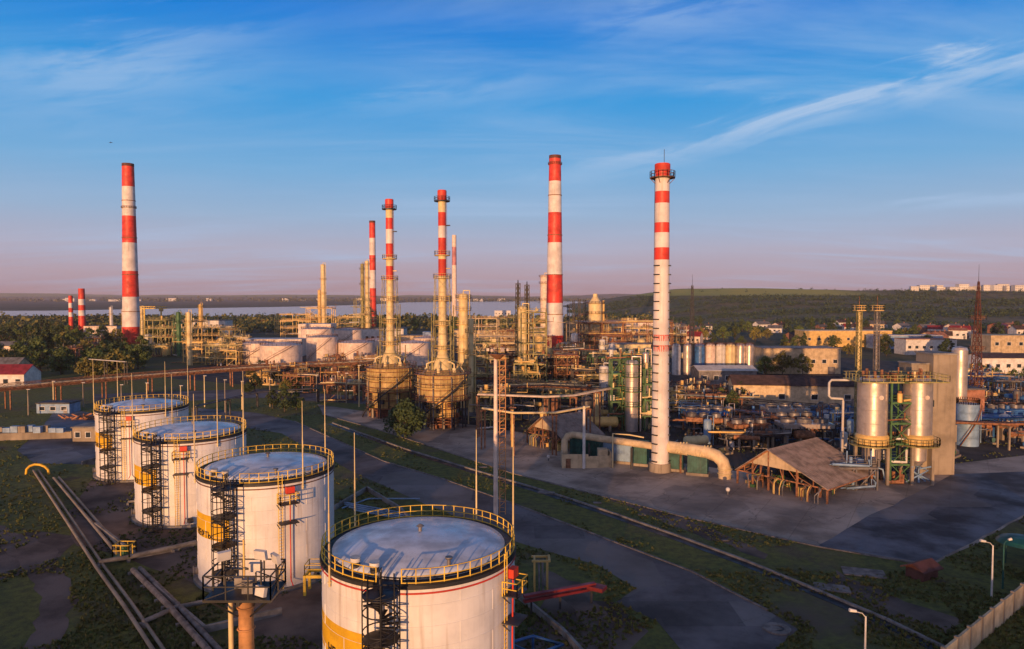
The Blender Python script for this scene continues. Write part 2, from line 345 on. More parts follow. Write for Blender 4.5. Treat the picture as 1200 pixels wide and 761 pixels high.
# ground material: grass, bare earth patches, field colours far off
def ground_mat():
    m = bpy.data.materials.new('rough_grass_ground'); m.use_nodes = True; t = m.node_tree; b = t.nodes['Principled BSDF']
    c = t.nodes.new('ShaderNodeTexCoord'); o = c.outputs['Object']
    def nz(sc, det=6, ro=.6):
        n = t.nodes.new('ShaderNodeTexNoise'); t.links.new(o, n.inputs[0]); n.inputs['Scale'].default_value = sc; n.inputs['Detail'].default_value = det; n.inputs['Roughness'].default_value = ro; return n.outputs[0]
    g = mix_node(t, mrange(t, nz(.9, 8, .7), .35, .65), (0.170, 0.180, 0.030), (0.075, 0.088, 0.018))
    g = mix_node(t, mrange(t, nz(.045), .50, .68), g, (0.13, 0.10, 0.065))
    g = mix_node(t, mrange(t, nz(.16, 7, .65), .56, .72), g, (0.075, 0.056, 0.038))
    far = mix_node(t, mrange(t, nz(.004, 4), .40, .60), (0.085, 0.080, 0.030), (0.15, 0.115, 0.055))
    far = mix_node(t, mrange(t, nz(.03, 6), .45, .6), far, (0.040, 0.052, 0.022))
    sp = t.nodes.new('ShaderNodeSeparateXYZ'); t.links.new(o, sp.inputs[0])
    g = mix_node(t, mrange(t, sp.outputs[1], 260, 420), g, far)
    t.links.new(g, b.inputs['Base Color']); b.inputs['Roughness'].default_value = .95
    bb = t.nodes.new('ShaderNodeBump'); t.links.new(nz(3.0, 8, .75), bb.inputs['Height']); bb.inputs['Strength'].default_value = .9; bb.inputs['Distance'].default_value = .35
    t.links.new(bb.outputs[0], b.inputs['Normal'])
    return m
def hill_mat():
    m = bpy.data.materials.new('hillside_scrub'); m.use_nodes = True; t = m.node_tree; b = t.nodes['Principled BSDF']
    c = t.nodes.new('ShaderNodeTexCoord'); o = c.outputs['Object']
    def nz(sc, det=6, ro=.6):
        n = t.nodes.new('ShaderNodeTexNoise'); t.links.new(o, n.inputs[0]); n.inputs['Scale'].default_value = sc; n.inputs['Detail'].default_value = det; n.inputs['Roughness'].default_value = ro; return n.outputs[0]
    g = mix_node(t, mrange(t, nz(.012), .42, .60), (0.085, 0.105, 0.028), (0.15, 0.12, 0.05))
    g = mix_node(t, mrange(t, nz(.05, 8, .7), .48, .62), g, (0.028, 0.036, 0.014))
    sp = t.nodes.new('ShaderNodeSeparateXYZ'); t.links.new(o, sp.inputs[0])
    top = mix_node(t, mrange(t, nz(.006), .4, .6), (0.40, 0.36, 0.06), (0.26, 0.29, 0.06))
    g = mix_node(t, mrange(t, math_node(t, 'ADD', sp.outputs[2], math_node(t, 'MULTIPLY', nz(.008), 10)), 38, 41), g, mix_node(t, mrange(t, sp.outputs[0], 640, 800), top, g))
    t.links.new(g, b.inputs['Base Color']); b.inputs['Roughness'].default_value = .95
    return m
def water_mat():
    m = bpy.data.materials.new('lake_water'); m.use_nodes = True; t = m.node_tree; b = t.nodes['Principled BSDF']
    b.inputs['Base Color'].default_value = (0.03, 0.05, 0.07, 1); b.inputs['Roughness'].default_value = .12; b.inputs['IOR'].default_value = 1.33
    c = t.nodes.new('ShaderNodeTexCoord'); n = t.nodes.new('ShaderNodeTexNoise'); t.links.new(c.outputs['Object'], n.inputs[0]); n.inputs['Scale'].default_value = .15; n.inputs['Detail'].default_value = 4
    bb = t.nodes.new('ShaderNodeBump'); t.links.new(n.outputs[0], bb.inputs['Height']); bb.inputs['Strength'].default_value = .35; bb.inputs['Distance'].default_value = .5
    t.links.new(bb.outputs[0], b.inputs['Normal'])
    return m
# ------------------------------------------------------------------ the setting
def ss(x, a, b):
    t = min(1, max(0, (x - a) / (b - a))); return t * t * (3 - 2 * t)
def hillz(x, y):
    n = noise.noise(Vector((x / 420, y / 420, 3.1)))
    a = ss(x, 130 + n * 60, 430 + n * 60) * ss(y, 640 + 120 * n, 1300 + 60 * n)
    b = ss(y, 1750, 3200) * 0.9
    back = 1 - b
    bumps = 3.0 * noise.noise(Vector((x / 150, y / 130, 7))) * ss(y, 640, 900)
    return a * back * (32 + 3 * n + 20 * ss(y, 1330, 1560) - 6 * ss(x, 500, 900)) + bumps * a
def behind(x, y):
    n = noise.noise(Vector((x / 90, y / 90, 1.7))) * 0.6 + noise.noise(Vector((x / 35, y / 40, 9))) * 0.4
    return (36 + 4.0 * n) * ss(-y, 300, 440) * (1 - ss(-y, 700, 1600))
g = MB(); g.add([(-15000, -15000, 0), (15000, -15000, 0), (15000, 15000, 0), (-15000, 15000, 0)], [(0, 1, 2, 3)])
struct(g.build('ground', ground_mat()))
def terrain(name, fn, x0, x1, y0, y1, nx, ny, m, base=-1.0):
    g = MB(); vs = []
    for j in range(ny + 1):
        for i in range(nx + 1):
            x = x0 + (x1 - x0) * i / nx; y = y0 + (y1 - y0) * j / ny
            vs.append((x, y, base + fn(x, y)))
    g.add(vs, [(j * (nx + 1) + i, j * (nx + 1) + i + 1, (j + 1) * (nx + 1) + i + 1, (j + 1) * (nx + 1) + i) for j in range(ny) for i in range(nx)], 0, True)
    return struct(g.build(name, m))
HM = hill_mat()
terrain('hill', hillz, 60, 2600, 560, 3400, 170, 150, HM)
terrain('unseen_shading_ridge', behind, -1500, 1500, -1700, -250, 120, 60, HM)  # unseen ridge added behind the camera to shade the foreground
# far low hills across the lake
def farhills(x, y):
    return (55 + 40 * noise.noise(Vector((x / 1700, 0.3, 2))) + 10 * noise.noise(Vector((x / 300, 1, 2)))) * ss(y, 7600, 9300)
terrain('far_hills', farhills, -9500, 9500, 7400, 11500, 140, 20, HM)
def sheet(name, pts, m, z, jitter=0.0, step=4.0, kind='structure'):
    """flat sheet from photo-traced ground points with slightly worn edges"""
    P = [G(*p) if len(p) == 2 and not isinstance(p, Vector) else Vector(p) for p in pts]; Q = []
    for i, a in enumerate(P):
        b = P[(i + 1) % len(P)]; d = (b - a).length; k = max(1, min(60, int(d / step)))
        for j in range(k):
            q = a.lerp(b, j / k)
            if j: q += Vector((noise.noise(q * .35), noise.noise(q * .35 + Vector((9, 9, 9))), 0)) * jitter
            Q.append((q.x, q.y, z))
    return struct(MB().add(Q, [tuple(range(len(Q)))]).build(name, m), kind)
# lake in pieces of one sheet
lake = [(-400, 371), (60, 370.5), (200, 370), (330, 374), (420, 373), (480, 377), (560, 379), (640, 376), (700, 366), (735, 360), (745, 354.6), (640, 352.9), (480, 354.5), (430, 357.5), (330, 360), (200, 362), (60, 364.5), (-400, 366)]
LP = [G(*p) for p in lake]
struct(MB().add([(p.x, p.y, 0.4) for p in LP], [tuple(range(len(LP)))]).build('lake_water', water_mat()))
sheet('concrete_apron', [(372, 474), (470, 489), (560, 499), (610, 507), (690, 527), (860, 552), (1000, 570), (1110, 545), (1230, 530), (1330, 545), (1230, 590), (1092, 664), (958, 641), (800, 606), (600, 555), (500, 522), (440, 503), (378, 486)], M['apron'], .024, .5)
sheet('asphalt_lot', [(958, 640), (1006, 612), (1118, 556), (1230, 552), (1330, 566), (1215, 596), (1090, 661)], M['asphl'], .032, .4)
sheet('access_road', [(228, 478), (300, 484), (345, 494), (450, 541), (520, 562), (600, 590), (700, 628), (810, 670), (900, 716), (935, 738), (905, 765), (800, 764), (770, 728), (722, 706), (745, 690), (700, 662), (620, 640), (560, 618), (500, 592), (420, 556), (330, 508), (228, 492)], M['asph'], .016, .6)
sheet('side_road', [(905, 765), (800, 764), (700, 830), (1000, 900), (1100, 860)], M['asph'], .014, .4)
sheet('upper_road', [(110, 462), (300, 456), (440, 466), (560, 479), (640, 489), (640, 494), (540, 487), (430, 474), (300, 466), (110, 476)], M['asph'], .012, .5)
sheet('yard_lot', [(20, 528), (52, 498), (66, 478), (120, 486), (124, 520), (110, 545), (40, 543)], M['asphl'], .02, .5)
sheet('dirt_pad', [(80, 600), (110, 560), (150, 540), (300, 600), (380, 690), (420, 800), (330, 780), (240, 690), (150, 655), (90, 640)], M['dirt'], .010, 1.0)
sheet('dirt_track', [(-40, 640), (40, 622), (95, 630), (60, 665), (-40, 690)], M['dirt'], .008, 1.0)
sheet('dirt_verge', [(600, 760), (640, 700), (720, 706), (760, 740), (700, 800), (600, 830)], M['dirt'], .006, 1.0)
sheet('plant_yard', [(540, 500), (430, 470), (470, 452), (700, 440), (1000, 452), (1250, 480), (1330, 545), (1230, 530), (1110, 545), (1000, 570), (860, 552), (690, 527)], M['gravel'], .010, .8, 8)
sheet('works_yard', [(160, 440), (300, 420), (420, 412), (600, 405), (820, 410), (1000, 420), (1400, 450), (1250, 480), (1000, 452), (700, 440), (470, 452), (300, 452)], M['gravel'], .006, 1.0, 12)
for nm_, pts_ in (('worn_track', [(-40, 600), (60, 640), (90, 700), (60, 790), (20, 790), (50, 700), (20, 655), (-40, 625)]), ('worn_track', [(640, 545), (720, 575), (830, 618), (900, 650), (896, 656), (820, 628), (715, 586), (636, 553)]),
                  ('worn_track', [(640, 668), (690, 690), (716, 730), (690, 736), (664, 706), (634, 684)]), ('worn_track', [(980, 668), (1050, 700), (1130, 728), (1110, 745), (1030, 716), (970, 684)])):
    sheet(nm_ + '_path', pts_, M['dirt'], .0125 + .001 * len(pts_) / 8, 1.1, 1.5)
def curb(name, pts, w=.3, h=.12, m='kerb'):
    P = [G(*p) for p in pts]; b = MB()
    for a, c in zip(P, P[1:]): b.beam(a + Vector((0, 0, h / 2)), c + Vector((0, 0, h / 2)), w, h)
    return struct(b.build(name, M[m]))
curb('road_kerb', [(345, 494), (450, 541), (520, 562), (600, 590), (700, 628), (810, 670), (900, 716)], .25, .14)
curb('apron_kerb', [(378, 486), (440, 503), (500, 522), (600, 555), (800, 606), (958, 641), (1092, 664)], .3, .14)
# drainage channel with slabs between the road and the apron
b = MB(); P = [G(*p) for p in [(385, 497), (470, 528), (560, 556), (640, 580), (700, 600), (790, 632), (870, 662), (960, 700), (1030, 730), (1110, 770)]]
for a, c in zip(P, P[1:]):
    d = (c - a).normalized(); s = Vector((-d.y, d.x, 0))
    b.beam(a + s * 1.1 + Vector((0, 0, .14)), c + s * 1.1 + Vector((0, 0, .14)), .3, .28)
    b.beam(a + s * .4 + Vector((0, 0, .02)), c + s * .4 + Vector((0, 0, .02)), 1.3, .04, 1)
struct(b.build('drainage_channel_pavement', [M['concd'], M['black']]))
b = MB()
for (px, py, w, rz) in [(640, 578, 2.6, -.3), (700, 590, 1.2, 0), (905, 738, 1.6, .3), (566, 548, 1.5, .2), (752, 604, 1.1, 0), (1012, 672, 4.5, -.3), (975, 690, 3.6, -.3), (850, 634, .9, 0)]:
    p = G(px, py)
    tag(MB().box(0, 0, 0.03, w, w * .55, .12).build('concrete_slab', M['kerb']), 'flat pale concrete slab lying in the grass verge', 'slab', 'loose slabs on the verge').location = p
    LABELS[-1].rotation_euler = (0, 0, rz)
# ------------------------------------------------------------------ storage tanks
def rimpt(Rr, a, z): return (Rr * math.sin(R(a)), -Rr * math.cos(R(a)), z)
def lattice(b, x, y, z0, z1, w0, w1, n, t, m=0, brace=None, sides=4):
    def P(k, z):
        f = (z - z0) / (z1 - z0); w = (w0 + (w1 - w0) * f) / 2
        if sides == 3:
            a = R(90 + 120 * k); return Vector((x + w * 1.15 * math.cos(a), y + w * 1.15 * math.sin(a), z))
        sx, sy = ((-1, -1), (1, -1), (1, 1), (-1, 1))[k]; return Vector((x + sx * w, y + sy * w, z))
    br = brace or t * .6
    for k in range(sides): b.beam(P(k, z0), P(k, z1), t, m=m)
    for i in range(n):
        a, c = z0 + (z1 - z0) * i / n, z0 + (z1 - z0) * (i + 1) / n
        for k in range(sides):
            q = (k + 1) % sides
            b.beam(P(k, a), P(q, c), br, m=m); b.beam(P(q, a), P(k, c), br, m=m); b.beam(P(k, c), P(q, c), br, m=m)
    return b
def railing(b, pts, h=1.1, sp=1.5, r=.035, m=0, closed=False):
    P = [Vector(p) for p in pts]
    if closed: P = P + [P[0]]
    for a, c in zip(P, P[1:]):
        L = (c - a).length; k = max(1, round(L / sp))
        for i in range(k + 1): q = a.lerp(c, i / k); b.beam(q, q + Vector((0, 0, h)), r * 2, m=m)
        for f in (1.0, .55): b.beam(a + Vector((0, 0, h * f)), c + Vector((0, 0, h * f)), r * 1.8, m=m)
    return b
TR, TH = 7.6, 12.0
def bent_text(s, Rr, a_mid, z, size, m, parent, ext=.01):
    cu = bpy.data.curves.new('lettering', 'FONT'); cu.body = s; cu.size = size; cu.align_x = 'CENTER'; cu.extrude = .01; cu.offset = .02
    to = bpy.data.objects.new('lettering_curve', cu); COL.objects.link(to)
    dg = bpy.context.evaluated_depsgraph_get(); me = bpy.data.meshes.new_from_object(to.evaluated_get(dg))
    bpy.data.objects.remove(to)
    for v in me.vertices:
        a = R(a_mid) + v.co.x / Rr; rr = Rr + .02 + v.co.z
        v.co = (rr * math.sin(a), -rr * math.cos(a), z + v.co.y)
    me.materials.clear(); me.materials.append(m)
    o = bpy.data.objects.new('lettering', me); COL.objects.link(o); o.parent = parent
    return o
def storage_tank(loc, label, rods, plat_a, redband=False, box_a=None):
    t = thing('storage_tank', label, 'storage tank', loc, 0, 'white storage tanks in a row')
    b = MB(); n = 96
    for z0, z1 in ((0, 5.6), (5.6, 8.2), (8.2, TH)):
        for i in range(n):
            a0, a1 = 360 * i / n, 360 * (i + 1) / n
            am = (a0 + a1) / 2; am = am - 360 if am > 180 else am
            mm = 1 if (z0 == 5.6 and -125 < am < -12) else 0
            b.add([rimpt(TR, a0, z0), rimpt(TR, a1, z0), rimpt(TR, a1, z1), rimpt(TR, a0, z1)], [(0, 1, 2, 3)], mm, True)
    # weld seams of the plate courses and their staggered verticals
    for z in (1.5, 3.0, 4.5, 6.0, 7.5, 9.0, 10.5): b.ring(0, 0, z, TR + .004, .018, n, 4)
    for k, z in enumerate((0, 1.5, 3.0, 4.5, 6.0, 7.5, 9.0, 10.5)):
        for i in range(8):
            p = rimpt(TR + .006, i * 45 + (k % 2) * 22.5 + 7, z); b.beam(p, (p[0], p[1], z + 1.5), .04)
    b.build('shell', [M['white'], M['yellow']], t)
    MB().lathe(0, 0, [(TR + .01, TH - .32), (TR + .14, TH - .30), (TR + .14, TH - .03), (TR + .01, TH - .03)], 72).build('rim', M['dark'], t)
    b = MB(); b.ring(0, 0, TH - .62, TR + .02, .07, 72, 5); b.build('paint_line', M['red'] if redband else M['rust'], t)
    MB().lathe(0, 0, [(TR + .5, 0), (TR + .5, .35), (TR, .35)], 64).build('foundation', M['concd'], t)
    b = MB(); b.annulus(0, 0, TH - .02, TR - .8, TR + .12, 72, 0, .1); b.ring(0, 0, TH + .16, TR - .8, .08, 60, 5)
    b.build('walkway', M['black'], t)
    prof = [(TR - .75, TH + .05), (TR - .8, TH + .35)] + [((TR - .8) * math.cos(R(90 * k / 8)) if k < 8 else .02, TH + .35 + .75 * math.sin(R(90 * k / 8))) for k in range(1, 9)]
    prof = [(TR - .75, TH + .05)] + [((TR - .8) * f, TH + .30 + .85 * (1 - f * f)) for f in (1, .9, .78, .65, .5, .35, .18, .01)]
    b = MB().lathe(0, 0, prof, 72, 0, True)
    b.build('roof', M['roofw'], t)
    # railing broken at the stair head
    b = MB(); ga, gb = -2, 344
    k = 46
    P = [rimpt(TR - .02, ga + (gb - ga) * i / k, TH) for i in range(k + 1)]
    for p in P: b.beam(p, (p[0], p[1], TH + 1.15), .075)
    for z in (.6, 1.12): b.tube([(p[0], p[1], TH + z) for p in P], .038, 5)
    b.tube([(p[0] * 1.003, p[1] * 1.003, TH + .14) for p in P], .05, 4)
    b.build('railing', M['yrail'], t)
    # caged spiral stair tower
    tx, ty, _ = rimpt(TR + 1.55, -9, 0); b = MB(); r = 1.25
    for i in range(8):
        a = i * 45 + 10; b.cyl((tx + r * math.sin(R(a)), ty - r * math.cos(R(a)), .1), (tx + r * math.sin(R(a)), ty - r * math.cos(R(a)), TH + 1.0), .05, n=5)
    z = .4
    while z < TH + 1.1:
        b.ring(tx, ty, z, r, .05, 20, 5); z += 1.3
    for zz in (2.9, 5.9, 8.9, TH - .1): b.annulus(tx, ty, zz, .1, r, 18, 0, .08)
    b.cyl((tx, ty, 0), (tx, ty, TH + .6), .12, n=8)
    b.tube([(tx + r * .96 * math.sin(R(a)), ty - r * .96 * math.cos(R(a)), .6 + a / 360 * 2.9) for a in range(0, 1480, 24)], .05, 5)
    b.build('stair_cage', M['black'], t)
    b = MB()
    for i in range(66):
        a = i * 22; zz = .3 + i * 22 / 360 * 2.9
        if zz > TH - .2: break
        b.beam((tx + .1 * math.sin(R(a)), ty - .1 * math.cos(R(a)), zz), (tx + r * .94 * math.sin(R(a)), ty - r * .94 * math.cos(R(a)), zz), .30, .04)
    b.build('spiral_steps', M['dark'], t)
    x2, y2, _ = rimpt(TR + .3, -9, 0)
    b = MB().box(x2, y2, TH - .1, 1.0, 1.2, .1); railing(b, [(x2 - .5, y2 - .6, TH), (x2 - .5, y2 + .6, TH)], sp=.6); b.build('stair_bridge', M['dark'], t)
    # lightning rods
    for a, L in rods:
        x, y, _ = rimpt(TR + .16, a, 0)
        b = MB(); b.cyl((x, y, TH - 1.2), (x, y, TH + L * .5), .085, .07, 7); b.cyl((x, y, TH + L * .5), (x, y, TH + L), .055, .03, 6)
        b.box(x, y, TH - .9, .25, .25, .08); b.build('lightning_rod', M['cream'], t)
    # foam platform with red equipment
    a = plat_a; px_, py_, _ = rimpt(TR + .75, a, 0)
    rz = R(a)
    for zz in (7.6, 9.7):
        b = MB(); b.box(px_, py_, zz, 2.0, 1.3, .08, rz)
        c, s_ = math.cos(rz), math.sin(rz)
        for sx in (-1, 1): b.beam((px_ + sx * .9 * c, py_ + sx * .9 * s_, zz - .5), (px_ + sx * .9 * c - .6 * -s_ * -1, py_ + sx * .9 * s_, zz), .08)
        b.build('side_platform', M['dark'], t)
    b = MB(); c, s_ = math.cos(rz), math.sin(rz)
    def q(u, w, z): return (px_ + u * c - w * s_, py_ + u * s_ + w * c, z)
    railing(b, [q(-1, .6, 9.7), q(-1, -.6, 9.7), q(1, -.6, 9.7), q(1, .6, 9.7)], 1.1, 1.0, .04)
    for u in (-.22, .22): b.beam(q(u - .7, .45, 0.2), q(u - .7, .45, TH + .9), .06)
    for i in range(38): b.beam(q(-.92, .45, .4 + i * .33), q(-.48, .45, .4 + i * .33), .035)
    b.build('platform_railing', M['yrail'], t)
    b = MB().box(*q(.3, .3, 10.75)[:2], 10.7, .9, .5, .75, rz)
    b.tube([q(.3, .3, 10.8), q(.3, .35, 6), q(.3, .35, 1.2), q(.3, -.4, .8)], .07, 6); b.build('foam_chamber', M['red'], t)
    # roof hatches and vents
    for a in (-38, -22):
        x, y, _ = rimpt(TR - 1.1, a, 0); hh = MB().cyl((x, y, TH + .1), (x, y, TH + .75), .33, n=14).build('hatch', M['dark'], t)
        MB().cyl((x, y, TH + .75), (x, y, TH + 1.1), .38, n=14).build('hatch_cover', M['whitewall'], hh)
    b = MB(); b.cyl((0, .4, TH + 1.1), (0, .4, TH + 1.55), .16, n=10); b.cyl((0, .4, TH + 1.55), (0, .4, TH + 1.72), .34, .1, 12); b.build('vent', M['steel'], t); b = MB()
    x, y, _ = rimpt(TR - 1.6, 28, 0); b.cyl((x, y, TH + .3), (x, y, TH + 1.0), .14, n=8); b.cyl((x, y, TH + 1.0), (x, y, TH + 1.15), .28, n=10)
    b.build('vent', M['steel'], t)
    bent_text('НЕФТЬ', TR, -43, 5.70, .95, M['black'], t)
    for a, r_, z in ((22, .32, 1.0), (60, .22, .8), (-62, .4, 1.1)):
        b = MB(); p0, p1 = rimpt(TR - .1, a, z), rimpt(TR + .5, a, z); b.cyl(p0, p1, r_, n=12); b.cyl(rimpt(TR + .42, a, z), p1, r_ * 1.35, n=12)
        b.build('manhole', M['steel'], t)
    return t
storage_tank((-7.4, 56, 0), 'nearest white storage tank with red rim line and yellow band', [(-50, 8.5), (-127, 8.3), (147, 8.2), (105, 9.5)], 66, True)
storage_tank((-28.8, 82.5, 0), 'white storage tank second from the camera behind the floodlight mast', [(48, 8.6), (136, 8.5), (-71, 9.0), (-140, 8)], 34)
storage_tank((-47.6, 104.5, 0), 'white storage tank third from the camera in the row of four', [(50, 8.6), (132, 8.5), (-70, 9.0), (-135, 8)], 15)
storage_tank((-67.6, 129, 0), 'farthest white storage tank of the row of four beside the yard', [(55, 8.6), (128, 8.5), (-66, 9.0), (-120, 8)], 10)
# ------------------------------------------------------------------ foreground floodlight tower
def floodlight_tower(loc):
    t = thing('floodlight_tower', 'rusty orange floodlight tower with railed black platform in front of second tank', 'floodlight tower', loc)
    z = 12.9
    b = MB(); b.cyl((0, 0, 0), (0, 0, z), .52, .46, 20)
    for k in (2, 5, 8, 10.6, 12): b.ring(0, 0, k, .52, .06, 20, 5)
    b.build('column', M['orange'], t)
    b = MB(); b.cyl((-.95, -.1, 0), (-.95, -.1, z), .16, n=10)
    b.build('cable_pipe', M['cream'], t)
    b = MB().box(0, 0, z, 4.3, 3.0, .16); b.box(0, 0, z - .3, 3.6, .2, .3); b.box(0, 0, z - .3, .2, 2.7, .3)
    for sx in (-1, 1):
        for sy in (-1, 1): b.beam((sx * .4, sy * .3, z - 1.4), (sx * 1.9, sy * 1.2, z), .1)
    b.build('platform', M['black'], t)
    b = MB(); c = [(-2.1, -1.45, z + .16), (2.1, -1.45, z + .16), (2.1, 1.45, z + .16), (-2.1, 1.45, z + .16)]
    railing(b, c, 1.5, 1.2, .04, closed=True)
    for p, q in zip(c, c[1:] + c[:1]): b.beam(p, (q[0], q[1], q[2] + 1.5), .05)
    b.build('railing', M['black'], t)
    for (x, y, zz, rz, tilt) in ((-1.75, .9, 2.1, .7, .2), (.2, 1.3, 1.2, 0, 0), (.9, .3, 2.4, -.3, .2), (1.75, 0.7, 2.0, -.8, .2), (1.3, -.9, .5, 2.6, .2)):
        h = MB(); s = Matrix.Rotation(rz, 3, 'Z') @ Matrix.Rotation(tilt, 3, 'X')
        o = Vector((x, y, z + zz))
        pts = [o + s @ Vector((i * .42, -.14 if k else .12, j * .3)) for k in (0, 1) for i, j in ((-1, -1), (1, -1), (1, 1), (-1, 1))]
        h.add(pts, [(0, 3, 2, 1), (4, 5, 6, 7), (0, 1, 5, 4), (1, 2, 6, 5), (2, 3, 7, 6), (3, 0, 4, 7)])
        l = h.build('floodlight', M['whitewall'], t)
        MB().beam(o + Vector((0, 0, -.2)), (x, y, z + .1), .09).build('bracket', M['dark'], l)
    MB().box(0.3, -.3, z + .16, .7, .5, .9).build('switch_cabinet', M['steel'], t); MB().box(-.6, .5, z + .16, .5, .4, .7).build('switch_cabinet', M['steel'], t)
    MB().cyl((-.2, .3, z), (-.2, .3, z + 3.4), .07, n=8).build('mast_top', M['ochre'], t)
    return t
p = at(283, 45); floodlight_tower(p)
# ------------------------------------------------------------------ pole mast beyond the nearest tank
def lattice_light_mast(loc):
    t = thing('light_mast', 'tall slim rust-coloured lighting mast with crown platform beyond nearest tank', 'mast', loc)
    H_ = 23.6
    b = MB(); b.cyl((-.28, 0, 0), (-.28, 0, H_), .36, .26, 12); b.build('pole', M['pink'], t)
    b = MB(); 
    for x in (.3, 1.15): b.beam((x, .1, 0), (x, .1, H_ - .4), .12)
    for i in range(30): b.beam((.3, .1, .4 + i * .77), (1.15, .1, .4 + (i + (i % 2)) * .77), .09)
    for i in range(14): b.beam((-.2, .1, 1 + i * 1.6), (.95, .1, 1 + i * 1.6), .06); b.ring(.7, .1, 2 + i * 1.6, .42, .035, 10, 4)
    b.build('caged_ladder', M['orange'], t)
    b = MB().cyl((0, 0, H_), (0, 0, H_ + .12), 1.4, n=20); b.cyl((0, 0, H_ - .7), (0, 0, H_), .4, 1.1, 16)
    b.build('crown_platform', M['rust'], t)
    b = MB(); railing(b, [(1.32 * math.cos(R(a)), 1.32 * math.sin(R(a)), H_ + .12) for a in range(0, 360, 30)], 1.0, 1.5, .035, closed=True); b.build('railing', M['rust'], t)
    for a in range(0, 360, 60):
        x, y = 1.4 * math.cos(R(a)), 1.4 * math.sin(R(a))
        MB().box(x, y, H_ + .5, .4, .4, .4, R(a)).build('floodlight', M['pink'], t)
    MB().cyl((0, 0, H_), (0, 0, H_ + 2.6), .05, n=6).build('lightning_rod', M['steel'], t)
mp_ = at(583, 103); lattice_light_mast(mp_)
# ------------------------------------------------------------------ chimneys
def chimney(name, label, loc, r0, r1, H_, bands, plats=(), ticks=0, mats=('chwhite', 'red'), collar=0, n=40, extra=None, group=None):
    """bands: list of z where the colour flips, from the base; starts with mats[0] unless bands[0]<0"""
    t = thing(name, label, 'chimney', loc, 0, group)
    b = MB(); zs = [0] + [abs(x) for x in bands] + [H_]; cur = 0 if not bands or bands[0] >= 0 else 1
    rad = lambda z: r0 + (r1 - r0) * (z / H_) ** .85
    for i in range(len(zs) - 1):
        k = max(1, int((zs[i + 1] - zs[i]) / (H_ / 24)))
        for j in range(k):
            za = zs[i] + (zs[i + 1] - zs[i]) * j / k; zb = zs[i] + (zs[i + 1] - zs[i]) * (j + 1) / k
            b.lathe(0, 0, [(rad(za), za), (rad(zb), zb)], n, cur)
        cur = 1 - cur
    if collar: b.lathe(0, 0, [(rad(H_ - 1.8) + .04, H_ - 1.8), (r1 + .05, H_ + .02)], n, 3)
    b.lathe(0, 0, [(r1, H_), (r1 * .8, H_), (r1 * .8, H_ - 2)], n, 2)
    b.build('shaft', [M[mats[0]], M[mats[1]], M['black'], M['rustd']], t)
    for z, w in plats:
        rr = rad(z)
        q = MB().annulus(0, 0, z, rr * .98, rr + w, 28, 0, .15); railing(q, [((rr + w) * math.cos(R(a)), (rr + w) * math.sin(R(a)), z) for a in range(0, 360, 20)], 1.2, 3, .04 if r0 < 3 else .07, closed=True)
        for a in range(0, 360, 60): q.beam((rr * math.cos(R(a)), rr * math.sin(R(a)), z - w), ((rr + w) * math.cos(R(a)), (rr + w) * math.sin(R(a)), z), .1)
        q.build('platform', M['rust'], t)
    if collar:
        q = MB()
        for k in range(collar): z = H_ * (k + 1) / (collar + 1); q.lathe(0, 0, [(rad(z), z - .2), (rad(z) + .25, z - .2), (rad(z) + .25, z + .2), (rad(z), z + .2)], n)
        q.build('hoop', M['rust'], t)
    return t, rad
A = at(153.5, 443)
chimney('chimney', 'tall tapered red and white chimney standing alone over the trees', A, 5.4, 3.4, 114.5, [-13.3, 32, 48, 65.6, 82.2, 100.3], [(87, .5)], collar=4)
B = at(650, 400)
chimney('chimney', 'tallest tapered red and white chimney behind the plant centre', B, 5.3, 3.3, 111, [-10.3, 28.6, 44.5, 62.4, 79.2, 96.6], [(106, .5)], collar=4)
E = at(437, 600)
chimney('chimney', 'slim red and white chimney behind the rear process columns', E, 3.1, 2.5, 96, [-39.2, 54.4, 67, 81.5], collar=2, n=24)
Fc = at(532.5, 900)
chimney('chimney', 'pale hazy red and white chimney far behind the right furnace stack', Fc, 3.4, 2.8, 110, [-72.1, 95], mats=('redhaze', 'pink'), n=20)  # pale band colours hold distance haze on top of weathering
chimney('chimney', 'short red and white chimney among trees, wider one of a pair', at(96, 600), 3.0, 2.4, 39, [-16, 20.5, 25, 30], n=20, group='pair of short chimneys among the trees')
chimney('chimney', 'short thin red and white chimney among trees, beside its wider twin', at(83, 640), 2.0, 1.7, 33, [-14, 18, 22, 26.5], n=20, group='pair of short chimneys among the trees')
# main white chimney
C_ = at(775, 129)
tC, rad = chimney('chimney', 'near white steel chimney with red bands at top and two red text rows', C_, 1.62, 1.28, 56.0, [38.7, 40.9, 43.6, 45.4, 48.9, 51.0, 53.5], [(53.4, .95)], ticks=1)
b = MB()
for k in range(23):
    z = 1.9 + k * 1.62
    for an in (R(70), R(-50), R(-170)):
        rr = rad(z); MB().box(rr * math.sin(an), -rr * math.cos(an), z, 1.15, .5, .2, an).build('bracket', M['dark'], tC)
for z, s in ((24.0, 'ГГТТПГ'), (22.1, 'ТПГГПТ')):
    bb = MB(); rr = rad(z) + .012
    for i in range(-6, 7):
        a = R(4 + i * 13)
        for (du, w, z0, h) in ((0, .12, 0, 1.15), (.10, .24, .95, .18)) if i % 3 else ((0, .12, 0, 1.15), (.14, .1, 0.35, .8), (.07, .2, .5, .14)):
            a2 = a + du / rr; w2 = w / rr / 2
            P = [(rr * math.sin(a2 + sgn * w2), -rr * math.cos(a2 + sgn * w2), z + zz) for zz in (z0, z0 + h) for sgn in (-1, 1)]
            bb.add(P, [(0, 1, 3, 2)])
    bb.build('lettering', M['red'], tC)
b = MB(); b.lathe(0, 0, [(1.25, 54.5), (1.4, 54.5), (1.4, 55.9), (1.2, 55.9)], 24); b.build('cap_ring', M['red'], tC)
